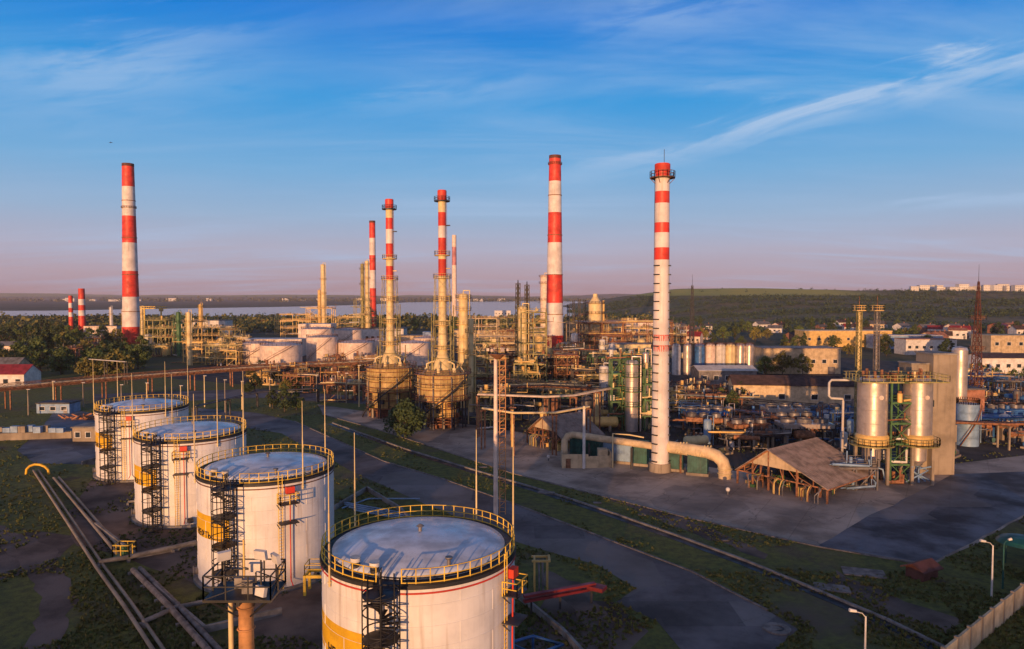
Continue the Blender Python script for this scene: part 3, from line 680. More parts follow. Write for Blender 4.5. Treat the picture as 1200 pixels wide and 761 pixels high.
MB().cyl((.3, 0, 56), (.3, 0, 58.6), .05, n=5).build('lightning_rod', M['dark'], tC)
MB().lathe(0, 0, [(2.0, 0), (1.9, 1.6), (1.64, 1.6)], 28).build('foundation', M['concrete'], tC)
b = MB()
for x in (-.22, .22): b.beam((x - .9, 1.5, 1), (x - .9, 1.28, 54), .06)
for i in range(130): b.beam((-1.12, 1.5 - i * .0017, 1.2 + i * .4), (-.68, 1.5 - i * .0017, 1.2 + i * .4), .04)
b.build('ladder', M['dark'], tC)
# ------------------------------------------------------------------ furnaces with stacks
def furnace(label, loc, twin):
    t = thing('furnace', label, 'furnace', loc, 0, 'round furnaces with striped stacks')
    r1, r2 = 6.1, (5.2 if not twin else 3.4)
    zt, zb = (13.2, 7.0)
    b = MB(); b.lathe(0, 0, [(r1, zb), (r1, zt), (r1 - .1, zt), (2.6, zt + 1.0)], 48)
    b.lathe(0, 0, [(r1, zb), (r2, zb - .4)], 40)
    for i in range(24): a = R(i * 15); b.beam((r1 * 1.01 * math.cos(a), r1 * 1.01 * math.sin(a), zb), (r1 * 1.01 * math.cos(a), r1 * 1.01 * math.sin(a), zt), .16)
    b.build('upper_drum', M['drum'], t)
    b = MB().lathe(0, 0, [(r2, 2.6), (r2, zb - .4)], 40)
    for i in range(16): a = R(i * 22.5); b.beam((r2 * 1.01 * math.cos(a), r2 * 1.01 * math.sin(a), 2.6), (r2 * 1.01 * math.cos(a), r2 * 1.01 * math.sin(a), zb - .4), .16)
    b.ring(0, 0, 4.6, r2, .14, 36, 5)
    b.build('lower_drum', M['ochre'] if twin else M['drum'], t)
    for z, w, rr in ((zt - .05, .9, r1), (zb - .05, .9, r1), (2.6, 1.0, r2 + .3)):
        q = MB().annulus(0, 0, z, rr * .97, rr + w, 40, 0, .14); railing(q, [((rr + w) * math.cos(R(a)), (rr + w) * math.sin(R(a)), z + .1) for a in range(0, 360, 12)], 1.1, 3, .04, closed=True)
        q.build('platform', M['rust'], t)
    for i in range(12):
        a = R(i * 30 + 10); rr = r2 + .2; MB().cyl((rr * math.cos(a), rr * math.sin(a), 0), (rr * math.cos(a), rr * math.sin(a), 2.6), .3, n=8).build('leg', M['concrete'] if i % 2 else M['rust'], t)
    if True:
        for i in range(12):
            a = R(i * 30 + 5); MB().cyl((5.6 * math.cos(a), 5.6 * math.sin(a), 0), (5.6 * math.cos(a), 5.6 * math.sin(a), zb), .16, n=8).build('post', M['dark'], t)
    b = MB()
    for i in range(18):
        a = R(i * 20); b.cyl((2.0 * math.cos(a), 2.0 * math.sin(a), .9), (2.0 * math.cos(a), 2.0 * math.sin(a), 2.6), .22, n=6)
    b.ring(0, 0, 1.2, 4.2, .18, 32, 6); b.ring(0, 0, 2.0, 5.0, .12, 32, 6)
    b.build('burner_pipe', M['rust'], t)
    MB().lathe(0, 0, [(r2 * .82, .1), (r2 * .82, 2.62)], 30).build('inner_skirt', M['rustd'], t)
    q = MB().annulus(0, 0, 4.7, r2, r2 + 1.0, 36, 0, .12); railing(q, [((r2 + 1.0) * math.cos(R(a)), (r2 + 1.0) * math.sin(R(a)), 4.8) for a in range(0, 360, 15)], 1.1, 3, .04, closed=True); q.build('platform', M['rust'], t)
    q = MB().annulus(0, 0, 10.2, r1, r1 + .9, 40, 0, .12); railing(q, [((r1 + .9) * math.cos(R(a)), (r1 + .9) * math.sin(R(a)), 10.3) for a in range(0, 360, 12)], 1.1, 3, .04, closed=True); q.build('platform', M['drum'], t)
    # cone, stack with bands
    zt2 = zt + 1.0; sr = .98; top = 58
    b = MB(); b.lathe(0, 0, [(2.5, zt2), (2.2, zt2 + 1.2), (sr + .25, zt2 + 3.6), (sr, zt2 + 10)], 28, 3)
    zs = [(24, 34, 1), (34, 38, 0), (38, 38.01, 1)]
    cols = [(24.2, 36.5, 3), (36.5, 40.2, 1), (40.2, 42.6, 3), (42.6, 46.2, 1), (46.2, 50, 0), (50, 53, 1), (53, 55.6, 3), (55.6, 58, 1)]
    if twin: cols = [(24.2, 37, 3), (37, 41.2, 1), (41.2, 42.0, 3), (42.0, 46.4, 1), (46.4, 49.3, 0), (49.3, 52.6, 1), (52.6, 55.4, 3), (55.4, 58, 1)]
    for z0, z1, m in cols: b.lathe(0, 0, [(sr, z0), (sr, z1)], 24, m)
    b.lathe(0, 0, [(sr, top), (sr * .8, top), (sr * .8, top - 1.5)], 24, 2)
    b.lathe(0, 0, [(sr, 55.6), (sr + .15, 55.8), (sr + .15, 57.8), (sr, 58)], 24, 1)
    b.build('stack', [M['chwhite'], M['red'], M['black'], M['cream']], t)
    for z, w in ((55.2, .95), (42.0, .95)):
        q = MB().annulus(0, 0, z, sr, sr + w, 20, 0, .25); railing(q, [((sr + w) * math.cos(R(a)), (sr + w) * math.sin(R(a)), z + .2) for a in range(0, 360, 30)], 1.0, 1.6, .04, closed=True)
        q.build('platform', M['dark'] if z > 50 else M['ochre'], t)
    for z in (49.3, 38.8, 32, 26): MB().box(sr + .5, -.2, z, 1.0, 1.1, .2).build('rest_platform', M['dark'] if z > 40 else M['ochre'], t)
    b = MB()
    for u in (-.2, .2): b.beam((sr + .15, u, 16), (sr + .15, u, 55), .06)
    for i in range(60): b.beam((sr + .15, -.2, 16.3 + i * .64), (sr + .15, .2, 16.3 + i * .64), .045)
    b.build('ladder', M['rust'], t)
    # slender pipes and support posts round the stack foot
    b = MB()
    for i, (x, y, h) in enumerate(((-2.6, -1.0, 28), (2.8, -.6, 30), (1.6, 2.0, 24), (-1.9, 2.2, 26), (-3.6, .8, 19), (3.9, 1, 19))): b.cyl((x, y, zt), (x, y, h), .13, n=6)
    for z in (17, 20, 23, 26): b.ring(0, 0, z, 2.9, .07, 20, 4)
    b.build('guide_pipe', M['olive'], t)
    lattice(MB(), 0, 0, zt + .8, 37, 4.6, 3.4, 6, .12, brace=.05).build('guide_lattice', M['olive'], t)
    b = MB(); Pz = [((r1 + 1.4) * math.sin(R(a)), -(r1 + 1.4) * math.cos(R(a)), (a + 70) / 130 * zt) for a in range(-70, 61, 8)]
    b.tube(Pz, .22, 4); b.tube([(x, y, z + 1.0) for x, y, z in Pz], .06, 4); b.build('stair', M['dark'], t)
    b = MB()
    for z in (8.2, 9.6, 11.0, 12.3): b.ring(0, 0, z, r1 + .12, .10, 48, 5)
    b.build('stiffener_ring', M['rust'], t)
    for i in range(9):
        a = R(i * 40 + 15); rr = r1 + .35; MB().tube([(rr * math.cos(a), rr * math.sin(a), .3), (rr * math.cos(a), rr * math.sin(a), zt + rnd.uniform(-4, 1.2)), (rr * .7 * math.cos(a), rr * .7 * math.sin(a), zt + 1.4)], .16, 6).build('riser_pipe', M[rnd.choice(['rust', 'dark', 'cream', 'steel'])], t)
    for i in range(10):
        a = R(i * 36 + 8); MB().box((r2 + .9) * math.cos(a), (r2 + .9) * math.sin(a), 2.7 + (i % 3) * 1.3, .9, .7, 1.0, a).build('burner_box', M[rnd.choice(['rust', 'green', 'dark', 'ochre'])], t)
    for z in (19, 25, 31, 36.5): q = MB().annulus(0, 0, z, sr, 2.3, 20, 0, .12); railing(q, [(2.2 * math.cos(R(a)), 2.2 * math.sin(R(a)), z + .1) for a in range(0, 360, 30)], 1.0, 1.5, .04, closed=True); q.build('platform', M['ochre'], t)
    for i in range(6):
        b = MB(); a = R(i * 60 + 20); x, y = 4.0 * math.cos(a), 4.0 * math.sin(a)
        b.cyl((x, y, zt + .3), (x, y, zt + 1.5), .5, n=10); b.tube([(x, y, zt + 1.2), (x, y, zt + 2.4), (x * .7, y * .7, zt + 2.9), (x * .45, y * .45, zt + 2.9)], .22, 7); b.build('roof_duct', M['cream'], t)
    return t
D1 = at(457, 190); D2 = at(518.5, 174)
furnace('round ochre furnace with striped stack, left one of the pair', D1, False)
furnace('round ochre furnace on narrow lower drum with striped stack, right of its pair', D2, True)
# ------------------------------------------------------------------ process columns
def column(label, loc, r, H_, m='silver', plats=(), ladder=True, domes=True, skirt=0, side=None, group=None, z0=0, name='process_column', pm='olive', bandm=None):
    t = thing(name, label, 'column', loc, 0, group)
    b = MB()
    prof = [(r * 1.0, z0), (r, H_ - r * .5)]
    b.lathe(0, 0, prof, 24)
    if domes: b.lathe(0, 0, [(r, H_ - r * .5), (r * .93, H_ - r * .25), (r * .7, H_ - r * .07), (r * .3, H_), (.01, H_ + .01)], 24, 0, True)
    else: b.disc(0, 0, H_ - r * .5, r, 24)
    z = z0 + 2.4
    while z < H_ - r: b.ring(0, 0, z, r + .01, .05, 24, 4); z += 2.4
    b.build('shell', M[m], t)
    for z in plats:
        q = MB().annulus(0, 0, z, r * .99, r + .95, 20, 0, .12); railing(q, [((r + .95) * math.cos(R(a)), (r + .95) * math.sin(R(a)), z + .1) for a in range(0, 360, 30)], 1.05, 1.6, .04, closed=True)
        q.build('platform', M[pm], t)
    if ladder:
        b = MB()
        for u in (-.22, .22): b.beam((-(r + .15), u - .5, z0), (-(r + .15), u - .5, H_), .06)
        for i in range(int((H_ - z0) / .5)): b.beam((-(r + .15), -.72, z0 + .3 + i * .5), (-(r + .15), -.28, z0 + .3 + i * .5), .04)
        b.build('ladder', M[pm], t)
    b = MB(); b.tube([(0, 0, H_ - .2), (0, 0, H_ + .8), (r + .5, -.4, H_ + .8), (r + .5, -.4, H_ - 1), (r + .5, -.4, z0)], max(.12, r * .14), 8); b.build('overhead_pipe', M[side or m], t)
    return t
column('cream column with many ochre platforms behind the right furnace', at(543, 204), 1.35, 33, 'cream', (8, 12, 16, 20, 24, 28, 31.5), pm='ochre')
column('thin cream column beside the right furnace', at(552, 196), .7, 26, 'cream', (10, 16, 22), pm='ochre')
column('yellow-lit column under the two dark spires', at(612.5, 232), 1.5, 29, 'cream', (5, 9, 13, 17, 21, 25, 28), pm='olive')
def dark_spires(label, loc, H_):
    t = thing('lattice_spire', label, 'lattice tower', loc, 0, 'pair of dark lattice spires')
    lattice(MB(), 0, 0, 0, H_, 1.9, 1.5, 22, .22, brace=.14).build('lattice_frame', M['dark'], t)
    MB().cyl((0, 0, 0), (0, 0, H_ - .5), .45, .4, 8).build('riser', M['dark'], t)
    MB().cyl((0, 0, H_ - 1), (0, 0, H_ + 1.2), .3, .15, 6).build('tip', M['dark'], t)
dark_spires('dark lattice spire above the yellow column, left of two', at(607, 240), 36.5)
dark_spires('dark lattice spire above the yellow column, right of two', at(617.5, 240), 36.0)
column('brown tall column close beside the tallest chimney', at(638, 430), 2.5, 45.5, 'pink', (20, 30, 40, 44), pm='rust')
column('cream column of the far rear unit, tallest', at(379, 500), 1.5, 55, 'cream', (25, 34, 44), pm='ochre', group='columns of the far rear unit')
column('thin ochre column beside the tallest far rear column', at(374.5, 505), 1.0, 37, 'ochre', (24,), pm='ochre', group='columns of the far rear unit')
column('ochre column left of the slim striped chimney', at(425, 470), 1.1, 54, 'olive', (20, 30, 40, 50), pm='olive')
column('cream column touching the slim striped chimney', at(430.5, 470), 1.2, 56, 'cream', (24, 34, 44, 53), pm='ochre')
column('white short column before the dark pipe decks', at(708, 205), 1.35, 12, 'whitewall', (10,), pm='dark')
column('pale thin column behind the white short column', at(706, 250), 1.1, 17, 'whitewall', (15,), pm='dark')
column('broad silver column in green frame by the white chimney', at(741, 168), 1.55, 17.0, 'silver', (6, 9.5, 13, 16), pm='green')
column('slim silver column in green frame by the white chimney', at(757, 172), .8, 18.5, 'silver', (8, 13), pm='green')
column('small ochre column in the green frame', at(730, 176), .7, 15, 'ochre', (7, 11), pm='green')
column('ochre thin column rising over the left process frames', at(221, 330), 1.0, 25, 'cream', (8, 14, 20), pm='ochre')
column('green slim column in the left process frames', at(209, 380), 1.0, 24, 'green', (10, 18), pm='green')
column('olive slim column behind the left process frames', at(235, 480), 1.2, 27, 'ochre', (10, 18, 25), pm='olive')
column('white thin column right of the lone chimney', at(166, 480), .9, 25, 'cream', (20,), pm='ochre')
column('white thin column left of the lone chimney', at(130, 560), 1.0, 24, 'white2', (18,), pm='ochre')
column('pale mast-like column before the lone chimney', at(144, 470), .7, 24, 'white2', (), pm='ochre')
# conical-topped reactor
t = thing('reactor_vessel', 'fat copper-lit vessel with cone top on a frame', 'vessel', at(697.5, 380))
MB().lathe(0, 0, [(3.6, 17.5), (3.6, 28.5), (1.3, 32), (1.2, 33.6), (.02, 33.8)], 32).build('shell', M['cream'], t)
q = MB()
for z in (17.4, 23, 28.4): q.annulus(0, 0, z, 3.5, 4.7, 32, 0, .2); railing(q, [(4.7 * math.cos(R(a)), 4.7 * math.sin(R(a)), z + .1) for a in range(0, 360, 24)], 1.1, 2, .06, closed=True)
q.build('platform', M['rust'], t)
for sx in (-1, 1):
    for sy in (-1, 1): MB().beam((sx * 3.2, sy * 3.2, 0), (sx * 3.2, sy * 3.2, 17.4), .5).build('leg', M['rust'], t)
MB().box(4.6, 1.5, 0, .9, 1.4, 30).build('elevator_shaft', M['ochre'], t)
# ------------------------------------------------------------------ generic plant pieces
def steel_frame(label, loc, w, d, H_, levels, m, rz=0.0, nx=2, ny=2, clutter=0, cm='rust', group=None, brace=True):
    t = thing('steel_structure', label, 'steel frame', loc, rz, group)
    tk = .28 if w < 14 else .36
    for i in range(nx + 1):
        for j in range(ny + 1):
            if 0 < i < nx and 0 < j < ny: continue
            x, y = -w / 2 + w * i / nx, -d / 2 + d * j / ny
            MB().box(x, y, 0, tk, tk, H_).build('post', M[m], t)
    for k in range(1, levels + 1):
        z = H_ * k / levels
        q = MB()
        for j in range(ny + 1): q.box(0, -d / 2 + d * j / ny, z - .3, w + tk, .2, .3)
        for i in range(nx + 1): q.box(-w / 2 + w * i / nx, 0, z - .3, .2, d, .28)
        if k < levels or rnd.random() < .6:
            q.box(0, 0, z, w * rnd.uniform(.7, 1), d * rnd.uniform(.7, 1), .06)
        railing(q, [(-w / 2, -d / 2, z), (w / 2, -d / 2, z), (w / 2, d / 2, z), (-w / 2, d / 2, z)], 1.1, 1.8, .035, closed=True)
        q.build('deck', M[m], t)
    if brace:
        q = MB()
        for k in range(levels):
            z0, z1 = H_ * k / levels, H_ * (k + 1) / levels
            for i in range(nx):
                if rnd.random() < .5:
                    x0, x1 = -w / 2 + w * i / nx, -w / 2 + w * (i + 1) / nx
                    q.beam((x0, -d / 2, z0), (x1, -d / 2, z1), .14); 
                    if rnd.random() < .5: q.beam((x1, -d / 2, z0), (x0, -d / 2, z1), .14)
            q.beam((w / 2, -d / 2, z0), (w / 2, d / 2, z1), .14)
        q.build('brace', M[m], t)
    if clutter:
        for _ in range(clutter):
            q = MB(); k = rnd.randrange(levels + 1); z = H_ * k / levels
            x, y = rnd.uniform(-w / 2, w / 2), rnd.uniform(-d / 2, d / 2)
            c = rnd.random()
            if c < .45:
                L = rnd.uniform(.2, .45) * w; r_ = rnd.uniform(.08, .25); y2 = -d / 2 - rnd.uniform(-.4, .4)
                q.tube([(x - L, y2, z + rnd.uniform(.2, .8)), (x + L, y2, z + rnd.uniform(.2, .8)), (x + L, y2, z + rnd.uniform(1, 3))], r_, 6); nm = 'pipe'
            elif c < .8:
                r_ = rnd.uniform(.2, .6); q.cyl((x, y, z), (x, y, z + rnd.uniform(.8, 2.2)), r_, n=9); nm = 'drum'
            else: q.box(x, y, z, rnd.uniform(.5, 1.5), rnd.uniform(.5, 1.5), rnd.uniform(.5, 1.4)); nm = 'cabinet'
            q.build(nm, M[cm if rnd.random() < .6 else rnd.choice(['steel', 'rust', 'cream', 'whitewall', 'ochre', m])], t)
    return t
def hvessel(label, loc, r, L, m, rz=0.0, z=1.2, group=None, cat='vessel'):
    t = thing('horizontal_vessel', label, cat, loc, rz, group)
    b = MB(); b.cyl((-L / 2, 0, z + r), (L / 2, 0, z + r), r, n=18, caps=False)
    for s in (-1, 1):
        pr = [(1, 0), (.92, .2), (.7, .36), (.35, .46), (.01, .5)]
        vs = []; n = 18
        for q, e in pr:
            for i in range(n): a = 2 * math.pi * i / n; vs.append((s * (L / 2 + e * r), q * r * math.cos(a), z + r + q * r * math.sin(a)))
        b.add(vs, [(k * n + i, k * n + (i + 1) % n, (k + 1) * n + (i + 1) % n, (k + 1) * n + i) for k in range(4) for i in range(n)], 0, True)
    b.build('shell', M[m], t)
    for s in (-1, 1): MB().box(s * L * .3, 0, 0, .5, r * 1.6, z + r * .35).build('saddle', M['concrete'], t)
    b = MB().cyl((0, 0, z + 2 * r - .1), (0, 0, z + 2 * r + .7), .22, n=8).build('nozzle', M['steel'], t)
    MB().cyl((L * .25, 0, z + 2 * r - .1), (L * .25, 0, z + 2 * r + .5), .3, n=8).build('manhole', M['steel'], t)
    b = MB(); b.tube([(-L * .25, 0, z + 2 * r - .1), (-L * .25, 0, z + 2 * r + .6), (-L * .25, r + .6, z + 2 * r + .6), (-L * .25, r + .6, .3)], .12, 6)
    b.build('pipe', M['steel'], t)
    return t
def pipe_bridge(label, pts, z, n, rr, m, sp=12, w=3.0, truss=True, pm=('rust', 'steel', 'cream'), group=None, name='pipe_bridge'):
    P = [Vector(p) for p in pts]; o = P[0].copy(); t = thing(name, label, 'pipe bridge', o, 0, group)
    q = [p - o for p in P]
    lo = MB()
    for a, c in zip(q, q[1:]):
        d = c - a; L = d.length; d.normalize(); s = Vector((-d.y, d.x, 0)); up = Vector((0, 0, 1))
        k = max(1, round(L / sp))
        for i in range(k + (1 if c is q[-1] else 0)):
            c0 = a + d * (L * i / k); pb = MB()
            for e in (-1, 1): pb.beam(c0 + s * (e * w / 2), c0 + s * (e * w / 2) + up * z, .32)
            pb.beam(c0 - s * (w / 2 + .3) + up * (z - .15), c0 + s * (w / 2 + .3) + up * (z - .15), .3)
            pb.build('trestle', M[m], t)
        if truss:
            for e in (-1, 1):
                lo.beam(a + s * (e * w / 2) + up * z, c + s * (e * w / 2) + up * z, .25, .3); lo.beam(a + s * (e * w / 2) + up * (z + 1.6), c + s * (e * w / 2) + up * (z + 1.6), .18, .2)
                kk = max(2, round(L / 3))
                for i in range(kk):
                    x0, x1 = a + d * (L * i / kk), a + d * (L * (i + 1) / kk)
                    lo.beam(x0 + s * (e * w / 2) + up * (z + (0 if i % 2 else 1.6)), x1 + s * (e * w / 2) + up * (z + (1.6 if i % 2 else 0)), .1)
    if truss: lo.build('truss', M[m], t)
    for j in range(n):
        off = (j + .5) / n * w - w / 2; r_ = rr * rnd.uniform(.6, 1.15); PP = []
        for i, a in enumerate(q):
            d = (q[min(i + 1, len(q) - 1)] - q[max(i - 1, 0)]).normalized(); s = Vector((-d.y, d.x, 0))
            PP.append(a + s * off + Vector((0, 0, z + r_ + .12)))
        MB().tube(PP, r_, 8).build('pipe', M[pm[j % len(pm)]], t)
    return t
def round_tank(label, loc, r, h, m, roofm='white2', group='', cat='tank', name='round_tank', rail=True):
    t = thing(name, label, cat, loc, 0, group or None)
    b = MB().lathe(0, 0, [(r, 0), (r, h)], 40)
    for i in range(1, 5): b.ring(0, 0, h * i / 5, r, .05, 32, 4)
    b.build('shell', M[m], t)
    MB().lathe(0, 0, [(r + .1, h), (r * .5, h + r * .08), (.02, h + r * .13)], 40).build('roof', M[roofm], t)
    if rail:
        q = MB(); railing(q, [(r * math.cos(R(a)), r * math.sin(R(a)), h) for a in range(0, 360, 12)], 1.1, 5, .05, closed=True); q.build('railing', M['rust'], t)
        q = MB(); P = [((r + .4) * math.sin(R(a)), -(r + .4) * math.cos(R(a)), h * (a + 60) / 110) for a in range(-60, 51, 6)]
        q.tube(P, .12, 4); q.tube([(x, y, z + 1) for x, y, z in P], .06, 4); q.build('stair', M['rust'], t)
    return t
def building(label, loc, w, d, h, wall='tan', roofm='greyroof', rz=0.0, rows=2, cols=5, gable=0, group=None, name='works_building', cat='building', parapet=.4, chim=False, door=True):
    t = thing(name, label, cat, loc, rz, group)
    b = MB().box(0, 0, 0, w, d, h)
    if gable:
        for s in (-1, 1): b.add([(s * w / 2, -d / 2, h), (s * w / 2, d / 2, h), (s * w / 2, 0, h + gable)], [(0, 1, 2)] if s > 0 else [(1, 0, 2)])
    b.build('wall', M[wall], t)
    if gable:
        o = .4; q = MB(); e = o * gable / (d / 2)
        for s in (-1, 1):
            P = [(-w / 2 - o, s * (d / 2 + o), h - e), (w / 2 + o, s * (d / 2 + o), h - e), (w / 2 + o, 0, h + gable), (-w / 2 - o, 0, h + gable)]
            q.add(P + [(x, y, z + .15) for x, y, z in P], [(0, 1, 2, 3), (7, 6, 5, 4), (0, 4, 5, 1), (1, 5, 6, 2), (2, 6, 7, 3), (3, 7, 4, 0)])
        rf = q.build('roof', M[roofm], t)
    else:
        q = MB().box(0, 0, h, w + .5, d + .5, .3); q.box(0, 0, h + .3, w - .5, d - .5, .05)
        rf = q.build('roof', M[roofm], t)
    if chim: MB().box(w * .2, 0, h + (gable or 0) - .6, .7, .7, 1.8).build('chimney_stub', M['brick'], rf)
    for r_ in range(rows):
        zc = h * (r_ + .5) / rows
        for c in range(cols):
            x = -w / 2 + w * (c + .5) / cols
            ww, hh = min(1.8, w / cols * .5), min(1.7, h / rows * .45)
            f = MB(); 
            for sx in (-1, 1): f.box(x + sx * (ww / 2), -d / 2 - .04, zc - hh / 2, .12, .12, hh)
            for k in (-hh / 2, hh / 2 - .1): f.box(x, -d / 2 - .04, zc + k, ww + .14, .13, .12)
            wi = f.build('window', M['whitewall'], t)
            MB().box(x, -d / 2 - .012, zc - hh / 2, ww, .03, hh).build('pane', M['glass'], wi)
    if door: MB().box(w * .38, -d / 2 - .03, 0, min(3, w * .12), .08, min(3, h * .5)).build('door', M['steel'], t)
    return t
# ------------------------------------------------------------------ pink tanks and buildings behind, left of centre
gp = 'pale pink tanks behind the furnaces'
for i, (px, Y, r, h) in enumerate([(303, 345, 7.6, 9.6), (329, 325, 9.3, 10.0), (377, 345, 7.4, 12.5), (417, 350, 9.0, 9.6), (448, 372, 8.5, 9.5), (484, 335, 8.0, 10.4), (372, 400, 9.0, 14), (408, 430, 9, 12), (500, 380, 7, 10)]):
    round_tank('pale pink cylindrical tank with flat cone roof', at(px, Y), r, h, 'pink', group=gp)
building('pale factory hall with a row of windows behind pink tanks', at(436, 470), 44, 16, 11, 'whitewall', rows=1, cols=12)
building('low pink shed between the pink tanks', at(325, 385), 30, 14, 9, 'pink', 'white2', rows=1, cols=5)
building('tan stepped block behind the pink tanks', at(372, 440), 20, 14, 15, 'pink', 'white2', rows=2, cols=4)
building('long white block on the tree edge left', at(242, 540), 34, 14, 14, 'whitewall', rows=2, cols=8)
building('white low hut beside the wooded edge', at(122, 560), 26, 12, 9, 'pink', rows=1, cols=5)
building('blue sheet-metal hut behind the right furnace', at(501, 420), 5, 6, 11, 'blue', 'blue', rows=1, cols=1)
building('brown flat block left of blue hut', at(483, 440), 16, 10, 8, 'tan', rows=1, cols=4)
# process frames: left unit
gf = 'process frames of the left unit'
for (px, Y, w, d, h, lv, m) in [(183, 400, 14, 8, 19, 4, 'olive'), (198, 390, 9, 8, 15, 3, 'olive'), (214, 385, 7, 7, 22, 5, 'green'), (240, 345, 18, 8, 10, 3, 'ochre'), (262, 335, 14, 8, 9, 3, 'olive'), (252, 420, 20, 9, 14, 3, 'ochre'), (272, 410, 12, 7, 13, 3, 'olive'), (228, 430, 12, 8, 17, 4, 'ochre')]:
    steel_frame('open %s steel frame crowded with pipework' % {'olive': 'olive', 'green': 'green', 'ochre': 'ochre'}[m], at(px, Y), w, d, h, lv, m, clutter=22, cm=rnd.choice(['ochre', 'rust', 'cream']), group=gf)
gf = 'process frames of the far rear unit'
for (px, Y, w, d, h, lv, m) in [(352, 520, 26, 10, 15, 3, 'ochre'), (376, 500, 18, 10, 24, 4, 'ochre'), (396, 520, 24, 10, 16, 3, 'olive'), (345, 600, 30, 10, 17, 3, 'ochre'), (425, 470, 10, 8, 30, 6, 'olive'), (433, 480, 8, 8, 22, 4, 'green'), (415, 590, 26, 10, 15, 3, 'ochre')]:
    steel_frame('distant %s steel frame with pipe decks' % m, at(px, Y), w, d, h, lv, m, clutter=20, cm=rnd.choice(['ochre', 'rust', 'cream']), group=gf)
# gantry crane by the lone chimney
t = thing('gantry_crane', 'yellow gantry crane right of the lone tall chimney', 'crane', at(186, 470))
for x in (-9.5, 1.6): MB().box(x, 0, 0, .7, .7, 24).build('leg', M['yrail'], t)
b = MB(); lattice_pts = [(-13, 24), (4, 24)]
b.box(-4, 0, 24, 19, 1.0, .4); b.box(-4, 0, 25.4, 19, .8, .3)
for i in range(12): b.beam((-13 + i * 1.5, 0, 24.2), (-12.2 + i * 1.5, 0, 25.5), .2)
b.build('girder', M['yrail'], t)
MB().box(1.6, 0, 22.4, 2.2, 1.6, 1.6).build('cabin', M['ochre'], t)
# long brown pipe bridge crossing left
pipe_bridge('long brown trussed pipe bridge crossing behind the tank row', [at(-60, 190), at(120, 222), at(270, 252), at(330, 262), at(452, 285)], 5.6, 5, .5, 'rust', 13, 3.6, pm=('rust', 'tan', 'pink', 'rust', 'steel'))
pipe_bridge('thin white pipe run on posts before the furnaces', [at(226, 178), at(300, 205), at(372, 214)], 4.0, 2, .16, 'dark', 12, 1.2, truss=False, pm=('steel', 'dark'))
pipe_bridge('white pipe gantry above the left trees', [at(100, 270), at(146, 258)], 8.0, 2, .22, 'dark', 12, 1.0, truss=False, pm=('white2', 'cream'))
pipe_bridge('upper pale pipe run arching right of the light mast', [at(560, 160), at(600, 158), at(640, 156), at(672, 158), at(700, 166), at(735, 176)], 9.6, 3, .2, 'rust', 16, 1.6, truss=False, pm=('pink', 'cream', 'steel'))
pipe_bridge('lower pale pipe run at roof height before the small shed', [at(566, 148), at(602, 142), at(650, 142), at(690, 150)], 8.3, 2, .2, 'rust', 14, 1.0, truss=False, pm=('cream', 'pink'))
pipe_bridge('pipe rack with rusty pipes left of the green frame', [at(560, 192), at(640, 196), at(700, 190)], 7.0, 6, .3, 'dark', 11, 4.2)
pipe_bridge('rusty pipe rack crossing behind the central frames', [at(600, 262), at(700, 270), at(768, 264)], 8.0, 6, .4, 'rust', 13, 5)
pipe_bridge('low pipe rack leading to the twin vessels', [at(800, 190), at(880, 174), at(985, 158)], 3.2, 6, .26, 'dark', 10, 3.6, truss=False, pm=('steel', 'rust', 'cream', 'bluel'))
pipe_bridge('pipe rack in front of the long brown-roofed shed', [at(790, 205), at(880, 196), at(1000, 182)], 1.8, 5, .25, 'brown', 11, 3.2)
pipe_bridge('grey pipe rack right of the concrete tower', [at(1120, 150), at(1180, 148), at(1260, 150)], 5.0, 5, .28, 'concrete', 12, 3.0, truss=False, pm=('rust', 'steel', 'pink'))
# furnace-side frames and heaps
gf = 'process frames around the plant centre'
spec = [(571, 205, 7, 7, 19, 4, 'olive'), (556, 215, 8, 7, 15, 4, 'ochre'), (585, 235, 9, 7, 13, 3, 'rust'), (625, 233, 8.5, 7, 27, 8, 'olive'), (616, 215, 7, 6, 12, 4, 'olive'), (645, 245, 12, 9, 11, 3, 'dark'),
        (672, 255, 14, 9, 13, 3, 'dark'), (655, 205, 12, 7, 6.5, 2, 'teal'), (688, 215, 9, 8, 10, 3, 'dark'), (694, 190, 9, 7, 7, 2, 'dark'), (728, 172, 5, 5, 17, 5, 'green'), (748, 176, 9, 5, 17.5, 5, 'green'), (764, 170, 4, 5, 15, 4, 'green'),
        (716, 235, 10, 8, 13, 4, 'dark'), (740, 225, 12, 8, 12, 3, 'dark'), (764, 220, 8, 8, 13, 3, 'rust'), (590, 185, 10, 6, 7, 2, 'dark'), (575, 172, 6, 5, 8, 3, 'olive'), (498, 215, 9, 7, 9, 3, 'dark'), (478, 222, 8, 7, 8, 2, 'ochre')]
for (px, Y, w, d, h, lv, m) in spec:
    steel_frame('%s open steel frame packed with pipes and vessels' % {'olive': 'olive green', 'ochre': 'ochre', 'rust': 'rusty', 'green': 'green', 'dark': 'dark', 'teal': 'teal'}[m], at(px, Y), w, d, h, lv, m, clutter=26, cm=rnd.choice(['rust', 'steel', 'ochre', 'cream']), group=gf)
